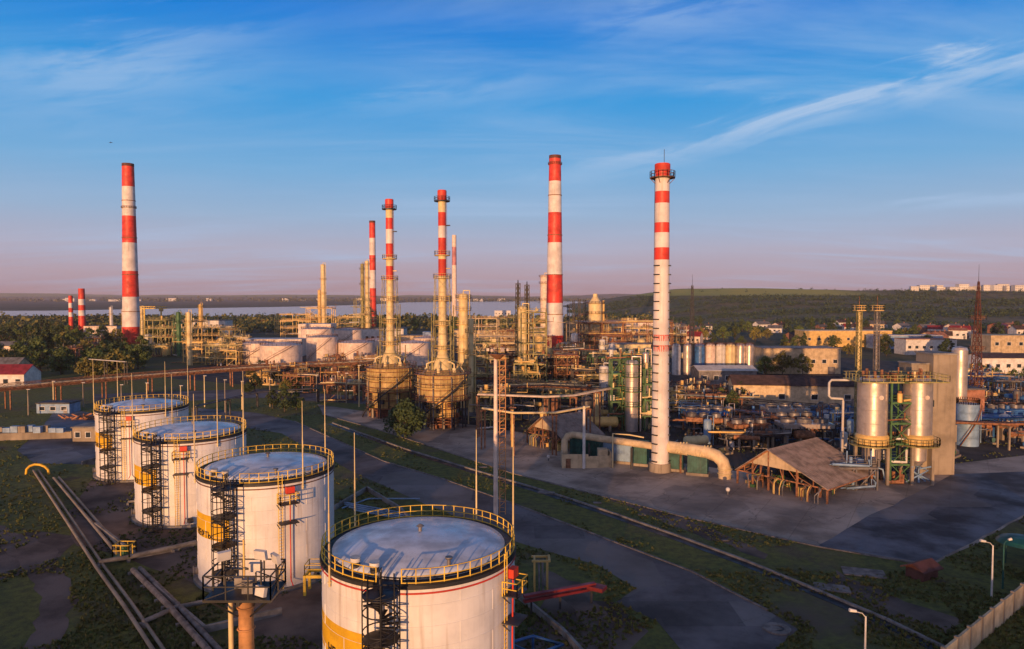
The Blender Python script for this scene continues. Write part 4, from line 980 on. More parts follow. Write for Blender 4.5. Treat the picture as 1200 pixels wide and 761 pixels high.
def dense(n, box, hs, mats, gname, sz=(5, 11), lab='%s steel frame with pipes in the plant middle'):
    for _ in range(n):
        px, Y = rnd.uniform(box[0], box[1]), rnd.uniform(box[2], box[3])
        if abs(px - 612) < 14 and Y < 232 or abs(px - 741) < 22 and Y < 178 or abs(px - 775) < 22 and Y < 150: continue
        m = rnd.choice(mats); h = rnd.uniform(*hs)
        steel_frame(lab % {'dark': 'dark', 'rust': 'rusty'}.get(m, m), at(px, Y), rnd.uniform(*sz), rnd.uniform(5, 8), h, max(1, round(h / 3.6)), m, rz=rnd.uniform(-.15, .15), clutter=18, cm=rnd.choice(['ochre', 'rust', 'cream', 'steel']), group=gname)
dense(24, (555, 770, 195, 330), (6, 13), ['olive', 'ochre', 'rust', 'dark', 'green'], 'process frames around the plant centre')
dense(12, (790, 870, 195, 235), (2, 3.6), ['ochre', 'rust', 'dark'], 'low frames before the silo row', lab='low %s pipe frame before the silo row')
dense(10, (380, 500, 215, 300), (4, 8), ['ochre', 'rust', 'dark', 'steel'], 'low frames left of the furnaces', lab='low %s pipe frame by the furnaces')
dense(12, (300, 430, 235, 320), (2.5, 6), ['ochre', 'rust', 'dark', 'olive'], 'low frames left of the furnaces', lab='low %s pipe frame by the furnaces')
dense(9, (60, 300, 330, 440), (5, 9), ['ochre', 'olive', 'rust'], 'process frames of the left unit', lab='low %s pipe frame in the left unit')
dense(12, (1115, 1210, 160, 260), (3, 6), ['ochre', 'rust', 'dark', 'blue'], 'low frames at far right', lab='low %s pipe frame at far right')
gf = 'sunlit frames far behind the plant'
for k in range(26):
    px = rnd.uniform(560, 800); Y = rnd.uniform(330, 560); 
    if abs(px - 650) < 16 and Y < 420: continue
    m = rnd.choice(['ochre', 'rust', 'ochre', 'tan', 'olive'])
    h = rnd.uniform(9, 19) * (.8 + Y / 1600)
    if px > 770: h = min(h, 12)
    steel_frame('sunlit %s pipe frame far behind the plant' % {'tan': 'tan'}.get(m, m), at(px, Y), rnd.uniform(12, 28), rnd.uniform(8, 12), h, rnd.choice([2, 3, 4]), m, rz=rnd.uniform(-.2, .2), clutter=24, cm=rnd.choice(['ochre', 'cream', 'rust']), group=gf)
building('long tan hall right of the tallest chimney', at(683, 450), 34, 14, 15, 'tan', rows=1, cols=6)
building('long pale roofed hall behind the copper vessel', at(725, 520), 62, 16, 14, 'pink', 'white2', rows=1, cols=10)
building('tan hall under the two dark spires far back', at(585, 470), 60, 14, 10, 'tan', rows=1, cols=9)
building('tan block before the silo row by the chimney', at(733, 330), 22, 10, 10, 'cream', 'pinkroof', rows=2, cols=5)
# scattered horizontal vessels, exchangers and small drums
gv = 'horizontal vessels on saddles across the plant'
names = {'steel': 'grey', 'rust': 'rusty', 'cream': 'cream', 'silver': 'silver', 'bluel': 'pale blue', 'blue': 'blue', 'ochre': 'ochre', 'teal': 'teal', 'whitewall': 'white', 'green': 'green'}
def scatter(n, box, fn, avoid=()):
    out = []
    for _ in range(n):
        for _try in range(40):
            px, Y = rnd.uniform(box[0], box[1]), rnd.uniform(box[2], box[3]); p = at(px, Y)
            if all((p - q).length > s for q, s in out + [(Vector(a), s) for a, s in avoid]): break
        else: continue
        out.append((p, fn(p)))
    return out
def rv(p, mats=('steel', 'rust', 'cream', 'silver', 'ochre'), s=1.0):
    m = rnd.choice(mats); r = rnd.uniform(.6, 1.3) * s; L = rnd.uniform(4, 8) * s
    hvessel('%s horizontal vessel on concrete saddles' % names[m], p, r, L, m, rnd.choice([0, 0, 1.57, .3, -.3]), rnd.uniform(.6, 2.6), gv); return L * .6
def drum(p, mats=('steel', 'silver', 'cream', 'whitewall', 'bluel', 'rust'), s=1.0):
    m = rnd.choice(mats); r = rnd.uniform(.7, 1.4) * s; h = rnd.uniform(3, 7) * s
    t = thing('process_drum', '%s upright drum with domed head' % names[m], 'drum', p, 0, 'upright drums across the plant')
    b = MB().lathe(0, 0, [(r, .8), (r, .8 + h)], 18); b.lathe(0, 0, [(r, .8 + h), (r * .8, h + .8 + r * .3), (r * .4, h + .8 + r * .45), (.01, h + .8 + r * .5)], 18, 0, True)
    b.tube([(0, 0, h + r * .4), (0, 0, h + 1.9), (r + .4, 0, h + 1.9), (r + .4, 0, .4)], .12, 6); b.build('shell', M[m], t)
    for a in (45, 135, 225, 315): MB().beam((r * math.cos(R(a)), r * math.sin(R(a)), 0), (r * math.cos(R(a)), r * math.sin(R(a)), 1.6), .14).build('leg', M['dark'], t)
    return r * 2
def pumpset(p, mats=('blue', 'ochre', 'teal', 'green', 'rust', 'steel')):
    m = rnd.choice(mats)
    t = thing('pump_skid', '%s pump skid with motor and bent pipes' % names[m], 'pump', p, rnd.uniform(0, 3), 'pump skids across the plant')
    MB().box(0, 0, 0, 3.4, 1.4, .4).build('plinth', M['concrete'], t)
    b = MB(); b.cyl((-1.3, 0, 1.0), (-.2, 0, 1.0), .42, n=12); b.box(-.75, 0, .4, .9, .5, .4); b.build('motor', M[m], t)
    b = MB(); b.cyl((.3, 0, 1.0), (.95, 0, 1.0), .55, n=12); b.tube([(.7, 0, 1.2), (.7, 0, 2.8), (.7, 1.5, 2.8), (.7, 2.4, 2.8)], .17, 7); b.tube([(.9, 0, 1), (2.2, 0, 1), (2.2, 0, .2)], .2, 7)
    b.build('pump_body', M['steel'], t); return 3.0
def fin_cooler(p, lab='grey'):
    w, d, h = rnd.uniform(7, 11), rnd.uniform(4, 6), rnd.uniform(3.2, 4.6)
    t = thing('air_cooler', 'raised grey air cooler bank with fan rings', 'air cooler', p, rnd.choice([0, .1, -.2]), 'air cooler banks across the plant')
    for sx in (-1, 1):
        for sy in (-1, 1): MB().box(sx * (w / 2 - .2), sy * (d / 2 - .2), 0, .25, .25, h).build('leg', M['dark'], t)
    b = MB().box(0, 0, h, w, d, .9)
    for i in range(int(w / .8)): b.box(-w / 2 + .5 + i * .8, 0, h + .9, .12, d - .3, .1)
    b.build('tube_bank', M[rnd.choice(['steel', 'rust', 'silver', 'blue'])], t)
    for i in range(3): MB().lathe(-w / 3 + i * w / 3, 0, [(w / 7, h + .9), (w / 7.6, h + 1.7), (w / 8.2, h + 1.7), (w / 8, h + .95)], 16).build('fan_ring', M['steel'], t)
    return w * .6
av = [(at(741, 168), 4), (at(728, 172), 4), (C_, 5)]
scatter(13, (560, 720, 165, 235), rv, av); scatter(12, (560, 780, 165, 240), drum, av); scatter(9, (560, 760, 160, 200), pumpset, av)
sh = [(Vector((44, 118, 0)), 15), (Vector((50, 120, 0)), 14), (at(833, 132), 10), (at(1024, 121), 7), (at(1078, 121), 8), (at(1098, 130), 7)]
scatter(14, (800, 1000, 142, 176), lambda p: rv(p, ('steel', 'rust', 'rust', 'silver', 'cream'), .8), sh)
scatter(14, (796, 1000, 140, 176), pumpset, sh); scatter(9, (800, 1000, 145, 176), lambda p: drum(p, s=.7), sh); scatter(7, (800, 995, 148, 178), fin_cooler, sh)
scatter(10, (1120, 1215, 150, 200), lambda p: rv(p, ('steel', 'rust', 'silver'), .75), sh); scatter(8, (1120, 1215, 142, 200), drum, sh); scatter(8, (1120, 1215, 140, 180), pumpset, sh); scatter(4, (1125, 1215, 150, 200), fin_cooler, sh)
scatter(12, (560, 860, 300, 420), lambda p: rv(p, ('cream', 'ochre', 'silver', 'rust'), 1.7)); scatter(16, (560, 780, 300, 430), lambda p: drum(p, ('cream', 'ochre', 'whitewall', 'silver'), 1.6))
scatter(10, (385, 500, 225, 300), lambda p: rv(p, ('steel', 'rust', 'cream'), 1.0)); scatter(10, (380, 500, 225, 300), lambda p: drum(p, s=1.0), [(D1, 12), (D2, 12)])
scatter(7, (170, 280, 330, 420), lambda p: drum(p, ('cream', 'ochre', 'whitewall'), 1.4))
# low decks with rails in the right-hand process yard
gf = 'low pipe decks in the right process yard'
for (px, Y, w, d, h, m) in [(858, 165, 20, 9, 3.4, 'rust'), (822, 175, 9, 8, 4.5, 'blue'), (905, 178, 14, 7, 3, 'dark'), (938, 160, 12, 8, 3.6, 'steel'), (975, 172, 14, 8, 3.6, 'blue'), (838, 196, 14, 8, 4.5, 'rust'), (880, 150, 12, 6, 3, 'dark'), (1150, 185, 18, 8, 4, 'dark'), (1190, 165, 16, 8, 4, 'blue'), (960, 180, 12, 6, 3, 'teal')]:
    steel_frame('low %s pipe deck with railings' % {'rust': 'rusty', 'blue': 'blue', 'dark': 'dark', 'steel': 'grey', 'teal': 'teal'}[m], at(px, Y), w, d, h, 1, m, rz=rnd.uniform(-.25, .15), nx=3, ny=1, clutter=26, cm=rnd.choice(['rust', 'steel', 'bluel', 'blue']), group=gf)
# ------------------------------------------------------------------ white and blue silo row
for i, (px, r, m) in enumerate([(793, 1.75, 'whitewall'), (806, 1.7, 'silver'), (820.5, 2.05, 'blue'), (833, 2.0, 'pink'), (845, 2.0, 'whitewall'), (856.5, 2.0, 'cream'), (868, 2.0, 'silver'), (878.5, 1.9, 'silver')]):
    t = thing('silo', '%s upright silo in the silo row behind the white chimney' % {'whitewall': 'white', 'silver': 'silver', 'blue': 'blue', 'pink': 'pinkish', 'cream': 'cream'}[m], 'silo', at(px, 290), 0, 'silo row')
    MB().lathe(0, 0, [(r, 0), (r, 11.8), (r * .92, 12.3), (r * .5, 12.7), (.02, 12.8)], 24).build('shell', M[m], t)
    q = MB().annulus(0, 0, 11.9, r, r + .3, 20); railing(q, [(r * math.cos(R(a)), r * math.sin(R(a)), 12) for a in range(0, 360, 40)], 1, 3, .04, closed=True); q.build('railing', M['rust'], t)
    q = MB()
    for u in (-.2, .2): q.beam((u, -r - .1, 0), (u, -r - .1, 12.4), .07)
    q.build('ladder', M['steel'], t)
# building with trees before it; long shed with brown roof; white roof
building('tan flat-roofed hall partly hidden by a tree', at(933, 300), 32, 14, 10.4, 'tan', 'pinkroof', rows=1, cols=7)
building('long low tan shed with dark brown roof', at(932, 207), 36, 9, 6.6, 'tan', 'brown', rz=-.13, rows=1, cols=4, gable=2.2)
building('low shed with white sheet roof by the silos', at(848, 262), 21, 12, 5.2, 'steel', 'whitewall', rows=1, cols=5, gable=1.3)
building('long ochre hall behind the two thin towers', at(988, 460), 56, 16, 10, 'ochre', 'tan', rows=1, cols=9)
building('white garage block with arched doors far right', at(1085, 395), 28, 12, 8.5, 'whitewall', 'brick', rows=1, cols=7)
building('tan two-storey block with dark annex far right', at(1178, 330), 22, 14, 14, 'tan', 'tan', rows=2, cols=4)
building('low annex with dark brown roof below the tan block', at(1172, 300), 22, 12, 6.5, 'whitewall', 'brown', rows=1, cols=5, gable=1.5)
building('brick shed with pink side behind the concrete tower', at(1121, 175), 9, 9, 9.5, 'brick', 'greyroof', rows=1, cols=2)
building('low white store at the grey roofs', at(1060, 440), 40, 14, 8, 'bluel', 'whitewall', rows=1, cols=7)
# houses on the right flat
gh = 'small houses at the foot of the hill'
for k in range(44):
    px = rnd.uniform(980, 1290) if k < 30 else rnd.uniform(740, 990); Y = rnd.uniform(460, 760)
    building('small %s house with pitched roof at the hill foot' % ('white' if k % 2 else 'brick'), at(px, Y) , rnd.uniform(9, 16), rnd.uniform(8, 11), rnd.uniform(3.5, 7), 'whitewall' if k % 2 else rnd.choice(['brick', 'tan', 'pink']), rnd.choice(['brick', 'greyroof', 'redroof', 'brown']), rz=rnd.uniform(-.6, .6), rows=1, cols=3, gable=rnd.uniform(1.8, 3), group=gh, name='house', cat='house', chim=True)
    LABELS[-1].location.z = max(0, hillz(LABELS[-1].location.x, Y) - 1.0) - .15
# city blocks on the hilltop
for k in range(15):
    px = 1072 + k * 9.2 + rnd.uniform(-2, 2); Y = rnd.uniform(1560, 1640); p = at(px, Y); p.z = hillz(p.x, Y) - 2
    building('white apartment block on the hilltop skyline', p, rnd.uniform(12, 26), 14, rnd.uniform(9, 17), 'whitewall', 'greyroof', rz=rnd.uniform(-.4, .4), rows=3, cols=5, group='apartment blocks on the hilltop', name='apartment_block', cat='apartment block', door=False)
# far waterside buildings across the lake
for k in range(18):
    px = rnd.choice([rnd.uniform(-20, 130), rnd.uniform(470, 620), rnd.uniform(130, 470)]); Y = rnd.uniform(4600, 5600)
    building('tiny pale block on the far lake shore', at(px, Y), rnd.uniform(30, 90), 20, rnd.uniform(12, 24), 'whitewall', 'greyroof', rows=1, cols=6, group='blocks on the far lake shore', name='waterside_block', cat='building', door=False)
building('white lakeside building in front of the water', at(589, 1150), 26, 12, 9, 'whitewall', 'white2', rows=1, cols=5)
LABELS[-1].location.z = .4
# ------------------------------------------------------------------ twin vessels on legs
def twin_vessel(label, loc, r):
    t = thing('vessel_on_legs', label, 'vessel', loc, 0, 'twin silver vessels on legs')
    b = MB().lathe(0, 0, [(r, 8.2), (r, 17.4)], 40); b.lathe(0, 0, [(r, 17.4), (r * .8, 18.1), (r * .4, 18.5), (.02, 18.6)], 32, 0, True)
    for z in (10.5, 12.8, 15.1): b.ring(0, 0, z, r + .005, .035, 36, 4)
    b.build('shell', M['silver'], t)
    MB().lathe(0, 0, [(r + .28, 6.9), (r + .28, 8.2), (r, 8.5)], 36).build('skirt', M['ochre'], t)
    MB().lathe(0, 0, [(.5, 3.0), (1.5, 4.0), (1.5, 6.9)], 28).build('lower_cone', M['silver'], t)
    q = MB().annulus(0, 0, 6.6, .4, r + 1.2, 36, 0, .2); railing(q, [((r + 1.2) * math.cos(R(a)), (r + 1.2) * math.sin(R(a)), 6.8) for a in range(0, 360, 15)], 1.1, 2, .04, closed=True); q.build('platform', M['olive'], t)
    q = MB().box(0, 0, 17.6, 2 * r + 2.2, 2 * r + 2.2, .2); railing(q, [(-r - 1.1, -r - 1.1, 17.8), (r + 1.1, -r - 1.1, 17.8), (r + 1.1, r + 1.1, 17.8), (-r - 1.1, r + 1.1, 17.8)], 1.1, 1.2, .04, closed=True); q.build('top_platform', M['olive'], t)
    q = MB()
    for i in range(7): a = R(i * 51); q.cyl((1.5 * math.cos(a), 1.5 * math.sin(a), 17.8), (1.5 * math.cos(a), 1.5 * math.sin(a), 17.8 + rnd.uniform(.8, 1.9)), .25, n=8)
    q.build('top_nozzle', M['rust'], t)
    q = MB(); q.ring(0, -r - .03, 0, .01, .01, 4, 4)
    q = MB(); q.cyl((.25, -r - .12, 15.0), (.25, -r + .1, 15.0), .38, n=16); q.cyl((.25, -r - .16, 15.0), (.25, -r, 15.0), .2, n=12); q.build('manhole', M['pink'], t)
    for a in (45, 135, 225, 315):
        x, y = (r + .2) * math.cos(R(a)), (r + .2) * math.sin(R(a)); MB().box(x, y, 0, .45, .45, 6.6).build('leg', M['concrete'], t)
    q = MB()
    for i in range(5): q.tube([(rnd.uniform(-2, 2), rnd.uniform(-2, 2), 3.2), (rnd.uniform(-2, 2), rnd.uniform(-2, 2), 2.4), (rnd.uniform(-2.4, 2.4), rnd.uniform(-2.4, 0), .4)], .16, 6)
    q.build('drain_pipe', M['bluel'], t)
    return t
twin_vessel('silver vessel on concrete legs with orange skirt, left of twin pair', at(1024.5, 121), 2.4)
twin_vessel('silver vessel on concrete legs with orange skirt, next to concrete tower', at(1078, 121), 2.25)
t = thing('stair_tower', 'plain concrete stair tower behind the right silver vessel', 'tower', at(1097, 129))
MB().box(.2, 0, 0, 4.2, 5.5, 21.6).build('wall', M['concrete'], t)
MB().box(-3.4, .6, 0, 3.4, 4.2, 19.8).build('annex', M['concrete'], t)
q = MB().box(.2, 0, 21.6, 4.6, 5.9, .3); q.box(-3.5, .6, 19.8, 3.5, 4.5, .25); q.build('roof', M['concd'], t)
MB().box(-1.9, -2.8, 12.3, .5, .1, 1.2).build('window', M['glass'], t)
# two thin lattice towers on the vessel deck level
for px, lab, m in ((1007, 'thin ochre lattice tower above twin vessels, left one', 'olive'), (1028, 'thin grey lattice tower above twin vessels, right one', 'steel')):
    Yt = 131; t = thing('thin_tower', lab, 'lattice tower', at(px, Yt), 0, 'thin towers behind the twin vessels')
    lattice(MB(), 0, 0, 0, 29.4, .8, .7, 24, .10, brace=.06).build('lattice_frame', M[m], t)
    MB().cyl((0, 0, 0), (0, 0, 29.2), .27, .22, 10).build('riser', M['cream' if m == 'olive' else 'steel'], t)
    q = MB().box(0, 0, 29.4, 1.7, 1.7, .15); railing(q, [(-.85, -.85, 29.5), (.85, -.85, 29.5), (.85, .85, 29.5), (-.85, .85, 29.5)], .9, .8, .035, closed=True); q.build('platform', M['ochre'], t)
    MB().cyl((0, 0, 29.4), (0, 0, 32.2), .09, .04, 6).build('tip', M['rust'], t)
# silver pipe goose-neck at left of the twin vessels, deck between
t = thing('goose_neck_pipe', 'white bent pipe beside the left silver vessel', 'pipe', at(990, 128))
MB().tube([(0, 0, 0), (0, 0, 13), (-.1, 0, 13.5), (-2.2, 0, 13.6), (-2.6, 0, 14), (-2.6, 0, 16.4), (-2.2, 0, 16.9), (2, 0, 16.9)], .22, 8).build('bent_pipe', M['white2'], t)
MB().box(0, 0, 0, .8, .8, .5).build('plinth', M['concrete'], t)
steel_frame('green open frame joining the twin silver vessels', at(1051, 122), 3.6, 4.5, 17.6, 5, 'green', clutter=26, cm='rust', nx=1, ny=1)
steel_frame('low grey frame left of the twin vessels', at(1000, 118), 7, 4, 3.8, 1, 'steel', clutter=14, cm='bluel')
# striped silver/white column right
t = thing('clad_column', 'silver and pink clad column right of concrete tower', 'column', at(1126, 170))
MB().lathe(0, 0, [(1.75, 0), (1.75, 19.2), (1.5, 19.8), (.02, 20.2)], 28).build('shell', M['silver'], t)
MB().cyl((-2.4, .4, 0), (-2.4, .4, 18.6), .9, n=16).build('side_duct', M['bluel'], t)
round_tank('small white round tank on a raised deck at far right', at(1137, 152), 2.2, 9.0, 'bluel', 'silver')
# red-brown lattice mast
t = thing('lattice_mast', 'rust-red lattice mast with aerial tip at far right', 'mast', at(1146, 186))
lattice(MB(), 0, 0, 0, 30, 2.5, .8, 13, .15, brace=.08).build('lattice_frame', M['rustd'], t)
lattice(MB(), 0, 0, 30, 36, .8, .3, 5, .1, brace=.07).build('upper_lattice', M['rustd'], t)
MB().cyl((0, 0, 35), (0, 0, 40.5), .08, .03, 6).build('aerial', M['dark'], t)
q = MB()
for z in (9, 18, 26): q.box(0, 0, z, 2.8 - z * .05, 2.8 - z * .05, .12); railing(q, [(-1.4, -1.4, z), (1.4, -1.4, z), (1.4, 1.4, z), (-1.4, 1.4, z)], 1, 1, .04, closed=True)
q.build('platform', M['rust'], t)
t = thing('lattice_mast', 'thin dark lattice mast on the horizon right of the white chimney', 'mast', at(811, 380))
lattice(MB(), 0, 0, 0, 38, 2.6, .8, 14, .2, brace=.12).build('lattice_frame', M['dark'], t); MB().cyl((0, 0, 38), (0, 0, 44), .12, .05, 5).build('aerial', M['dark'], t)
# flare/derrick silhouettes on the horizon between tallest chimney and copper vessel
for px in (666, 672, 679, 685): 
    t = thing('gantry_mast', 'dark thin gantry mast on the horizon', 'mast', at(px, 420), 0, 'dark gantry masts beside the tallest chimney'); lattice(MB(), 0, 0, 0, 29 + rnd.uniform(-2, 2), 2, 1.2, 10, .2, brace=.14).build('lattice_frame', M['dark'], t)
# ------------------------------------------------------------------ ducts around the white chimney
t = thing('flue_duct', 'orange-lit flue duct with elbow right of the white chimney', 'duct', C_)
q = [(1.4, -.4, 4.6), (5.5, -2.6, 4.4), (7.6, -3.7, 4.3), (9.1, -4.5, 3.8), (10.0, -5.0, 2.9), (10.3, -5.2, 1.7), (10.3, -5.2, 0)]
MB().tube(q, 1.1, 20).build('duct_shell', M['tan'], t)
b = MB()
for x, y, z in ((3.4, -1.5, 4.5), (7.2, -3.5, 4.3)):
    for u in (-.55, .0, .55): b.beam((x + u - .6, y - 1.0, z - .6), (x + u + .5, y - .4, z + 1.25), .14)
b.ring(10.3, -5.2, .9, 1.25, .08, 20, 5); b.ring(10.3, -5.2, 1.7, 1.25, .08, 20, 5); b.build('flange', M['cream'], t)
for x, y in ((3.4, -1.5), (7.0, -3.4)): MB().box(x, y, 0, .3, .3, 3.5).build('support', M['rust'], t)
t = thing('flue_duct', 'tan horizontal flue duct left of the white chimney', 'duct', C_)
b = MB(); b.tube([(-1.4, .2, 4.6), (-8, 3.3, 5.0), (-15.4, 6.8, 5.4), (-16.4, 7.1, 5.1), (-17.0, 7.0, 4.2), (-17.1, 6.9, 0)], .66, 16); b.build('duct_shell', M['tan'], t)
for x, y in ((-5, 1.6), (-12.5, 4.8)): MB().box(x, y, 0, .35, .35, 4.0).build('support', M['dark'], t)
q = MB(); q.tube([(-8.4, 2.2, 0), (-8.4, 2.2, 6.5), (-5.5, 1.0, 6.5), (-3, 0, 6.2)], .14, 6); q.build('bypass_pipe', M['cream'], t)
gt = 'teal cabins under the flue ducts'
for i, (px, Y, w, d, h) in enumerate([(677, 139, 2.2, 2.2, 4.2), (690, 141, 2.4, 2.2, 3.6), (700, 140, 2.0, 2.2, 3.8), (728, 136, 6, 2.5, 4.2), (752, 134, 2.8, 2.6, 4.4), (794, 129.5, 2.6, 2.0, 3.7), (820, 126.5, 3.4, 2.2, 4.0)]):
    t = thing('fan_housing', ('grey-blue' if i == 3 else 'teal') + ' ribbed fan housing under the flue duct', 'housing', at(px, Y), -.38, gt)
    b = MB().box(0, 0, .5, w, d, h - .5)
    for k in range(int(w / .5) + 1): b.box(-w / 2 + k * .5, -d / 2 - .05, .5, .08, .1, h - .5)
    b.build('casing', M['bluel' if i == 3 else 'teal'], t); MB().box(0, 0, 0, w + .5, d + .5, .5).build('plinth', M['concrete'], t)
    MB().box(0, 0, h, w + .15, d + .15, .1).build('lid', M['green'], t)
t = thing('concrete_pit', 'curved low concrete enclosure left of the white chimney', 'enclosure', at(688, 133))
b = MB()
for a in range(-70, 71, 20): pass
b.box(-4.6, 0, 0, .3, 3.5, 2.6); b.box(-2.3, -1.75, 0, 4.9, .3, 2.6); b.box(2.2, -1.4, 0, 4.2, .3, 2.2, .17); b.box(4.4, .4, 0, .3, 3.6, 2.8); b.box(3, 0, 0, 1.8, 1.8, 3.3)
b.build('wall', M['tan'], t); MB().box(-3.6, -1.93, 0, .9, .06, 1.8).build('door', M['rust'], t)
t = thing('white_post', 'tall white steel post before the tan enclosure', 'post', at(685, 131)); b = MB(); b.cyl((0, 0, 0), (0, 0, 11.2), .3, .24, 10); b.build('pole', M['whitewall'], t); MB().cyl((0, 0, 11.2), (0, 0, 11.7), .4, .2, 10).build('cap', M['cream'], t)
t = thing('rust_post', 'orange-lit steel post left of the small shed', 'post', at(600.5, 150)); MB().cyl((0, 0, 0), (0, 0, 8.2), .3, n=10).build('pole', M['ochre'], t); MB().box(0, 0, 8.2, 1.6, .4, .3).build('crosshead', M['rust'], t)
# ------------------------------------------------------------------ open sheds
def open_shed(label, P0, u, L, wl, wr, zr, zl, roofm, extra=None):
    u = Vector(u).normalized(); v = Vector((u.y, -u.x, 0)); rz = math.atan2(u.y, u.x)
    t = thing('open_shed', label, 'shed', P0, rz)
    # local: x along ridge, y = -v
    def roof(side, w):
        s = -1 if side > 0 else 1
        Q = [(-.6, 0, zr), (L + .6, 0, zr), (L + .6, s * w, zl), (-.6, s * w, zl)]
        b = MB().add(Q + [(x, y, z + .12) for x, y, z in Q], [(0, 1, 2, 3), (7, 6, 5, 4), (0, 4, 5, 1), (1, 5, 6, 2), (2, 6, 7, 3), (3, 7, 4, 0)])
        k = int(L / .55)
        for i in range(k + 1):
            x = -.5 + (L + 1) * i / k; b.beam((x, 0, zr + .13), (x, s * w, zl + .13), .07, .04)
        return b.build('roof_slope', M[roofm], t)
    roof(1, wr); roof(-1, wl)
    for x in (0, L):
        for y, z in ((-wr, zl), (-wr / 2, (zr + zl) / 2), (0, zr), (wl / 2, (zr + zl) / 2), (wl, zl)): MB().box(x, y * .97, 0, .25, .25, z - .05).build('post', M['rust'], t)
    b = MB()
    for x in (0, L / 2, L):
        b.beam((x, -wr, zl), (x, wl, zl), .2); b.beam((x, -wr, zl - .05), (x, 0, zr - .1), .28); b.beam((x, wl, zl - .05), (x, 0, zr - .1), .28)
        for k in range(-3, 4):
            y = k / 4 * (wl if k > 0 else wr); zz = zr - (zr - zl) * abs(k) / 4
            b.beam((x, y, zl), (x, y, zz), .12)
            b.beam((x, y, zl), (x, y * .6, zz), .1)
    b.beam((0, wl, zl), (L, wl, zl), .2); b.beam((0, -wr, zl), (L, -wr, zl), .2)
    b.build('truss', M['rust'], t)
    zi = zl + (zr - zl) * .38; f = (zr - zi) / (zr - zl)
    MB().add([(-.12, -wr * f, zi), (-.12, wl * f, zi), (-.12, 0, zr - .02), (-.06, -wr * f, zi), (-.06, wl * f, zi), (-.06, 0, zr - .02)], [(0, 2, 1), (3, 4, 5), (0, 1, 4, 3)]).build('gable_sheet', M['tan'], t)
    b = MB(); b.box(L, 0, 0, .1, (wl + wr) * .9, zl); b.build('back_wall', M['brown'], t)
    for i in range(26):
        b = MB(); y = rnd.uniform(-wr * .8, wl * .8); x = rnd.uniform(0, L * .5); h = rnd.uniform(.6, 2.4)
        c = rnd.random()
        if c < .4: b.cyl((x, y, 0), (x, y, h), rnd.uniform(.2, .5), n=8)
        elif c < .7: b.tube([(x, y, 0), (x, y, h), (x, y + 1.2, h), (x - .8, y + 1.5, h * .6)], .1, 5)
        else: b.box(x, y, 0, .9, .9, h * .7)
        b.build('machine', M[rnd.choice(['rust', 'steel', 'green', 'ochre'])], t)
    for i in range(14):
        b = MB(); y = rnd.uniform(-wr * .9, wl * .9); b.tube([(-1.2, y, 0), (-1.2, y, rnd.uniform(1, 2)), (-1.1, y + rnd.uniform(-1, 1), 2.2), (0, y, 2.4)], .1, 5); b.build('pipe', M[rnd.choice(['ochre', 'rust', 'olive', 'steel'])], t)
    return t
open_shed('large open gabled pump shed with weathered pinkish roof', Vector((42.4, 116, 0)), (.78, .63, 0), 15.0, 6.0, 10.3, 6.8, 2.3, 'pinkroof')
open_shed('small open gabled pump shed with purplish roof', Vector((6.6, 150, 0)), (.80, .60, 0), 10.5, 5.6, 7.5, 6.4, 2.4, 'pinkroof')
t = thing('storage_bin', 'white storage globe on a stalk before the large shed', 'bin', at(855.5, 113.5)); MB().lathe(0, 0, [(.02, .5), (.28, .6), (.36, .85), (.28, 1.1), (.02, 1.2)], 16, 0, True).build('globe', M['whitewall'], t); MB().cyl((0, 0, 0), (0, 0, .6), .12, n=8).build('stalk', M['steel'], t)
t = thing('storage_bin', 'white storage globe on a stalk before the small shed', 'bin', at(643, 137)); MB().lathe(0, 0, [(.02, .5), (.28, .6), (.36, .85), (.28, 1.1), (.02, 1.2)], 16, 0, True).build('globe', M['whitewall'], t); MB().cyl((0, 0, 0), (0, 0, .6), .12, n=8).build('stalk', M['steel'], t)
building('small rusty red hut at the corner of the dark lot', G(1080, 676), 2.9, 2.0, 1.2, 'rustd', 'rustd', rz=.5, rows=0, cols=0, gable=.5, door=False, name='hut', cat='hut')
# ------------------------------------------------------------------ right foreground: wall, lamps
a, c = G(1105, 790), G(1290, 630)
t = thing('concrete_wall', 'pale concrete panel wall running across the bottom right corner', 'wall', a)
d = (c - a); L = d.length; d.normalize(); k = int(L / 3)
for i in range(k):
    p0, p1 = d * (i * 3), d * (i * 3 + 2.96); MB().beam(p0 + Vector((0, 0, 1.1)), p1 + Vector((0, 0, 1.1 + rnd.uniform(-.03, .03))), .22, 2.2).build('wall_panel', M['tan'], t)
    MB().box(p0.x, p0.y, 0, .34, .34, 2.35, math.atan2(d.y, d.x)).build('post', M['concrete'], t)
def street_lamp(label, loc, H_, m, arm=-1):
    t = thing('street_lamp', label, 'street lamp', loc, 0, 'street lamps by the concrete wall')
    MB().cyl((0, 0, 0), (0, 0, H_), .11, .07, 8).build('pole', M[m], t)
    MB().tube([(0, 0, H_ - .1), (arm * .3, 0, H_ + .25), (arm * .9, 0, H_ + .4)], .04, 6).build('arm', M[m], t)
    b = MB().cyl((arm * .8, 0, H_ + .42), (arm * 1.35, 0, H_ + .52), .12, .16, 8); b.build('lamp_head', M['whitewall'], t)
street_lamp('white street lamp at the bottom edge by the wall', G(1013, 800), 5.6, 'whitewall')
street_lamp('white street lamp close to the wall, left of the teal pole', G(1162, 700), 5.6, 'whitewall')
street_lamp('teal lamp pole between the white lamp and teal canopy', G(1175, 690), 5.0, 'teal', arm=.6)
t = thing('canopy', 'teal sheet canopy at the right edge', 'canopy', G(1196, 660)); MB().lathe(0, 0, [(2.6, 2.5), (2.2, 2.9), (1.2, 3.2), (.02, 3.3)], 20).build('canopy_roof', M['teal'], t)
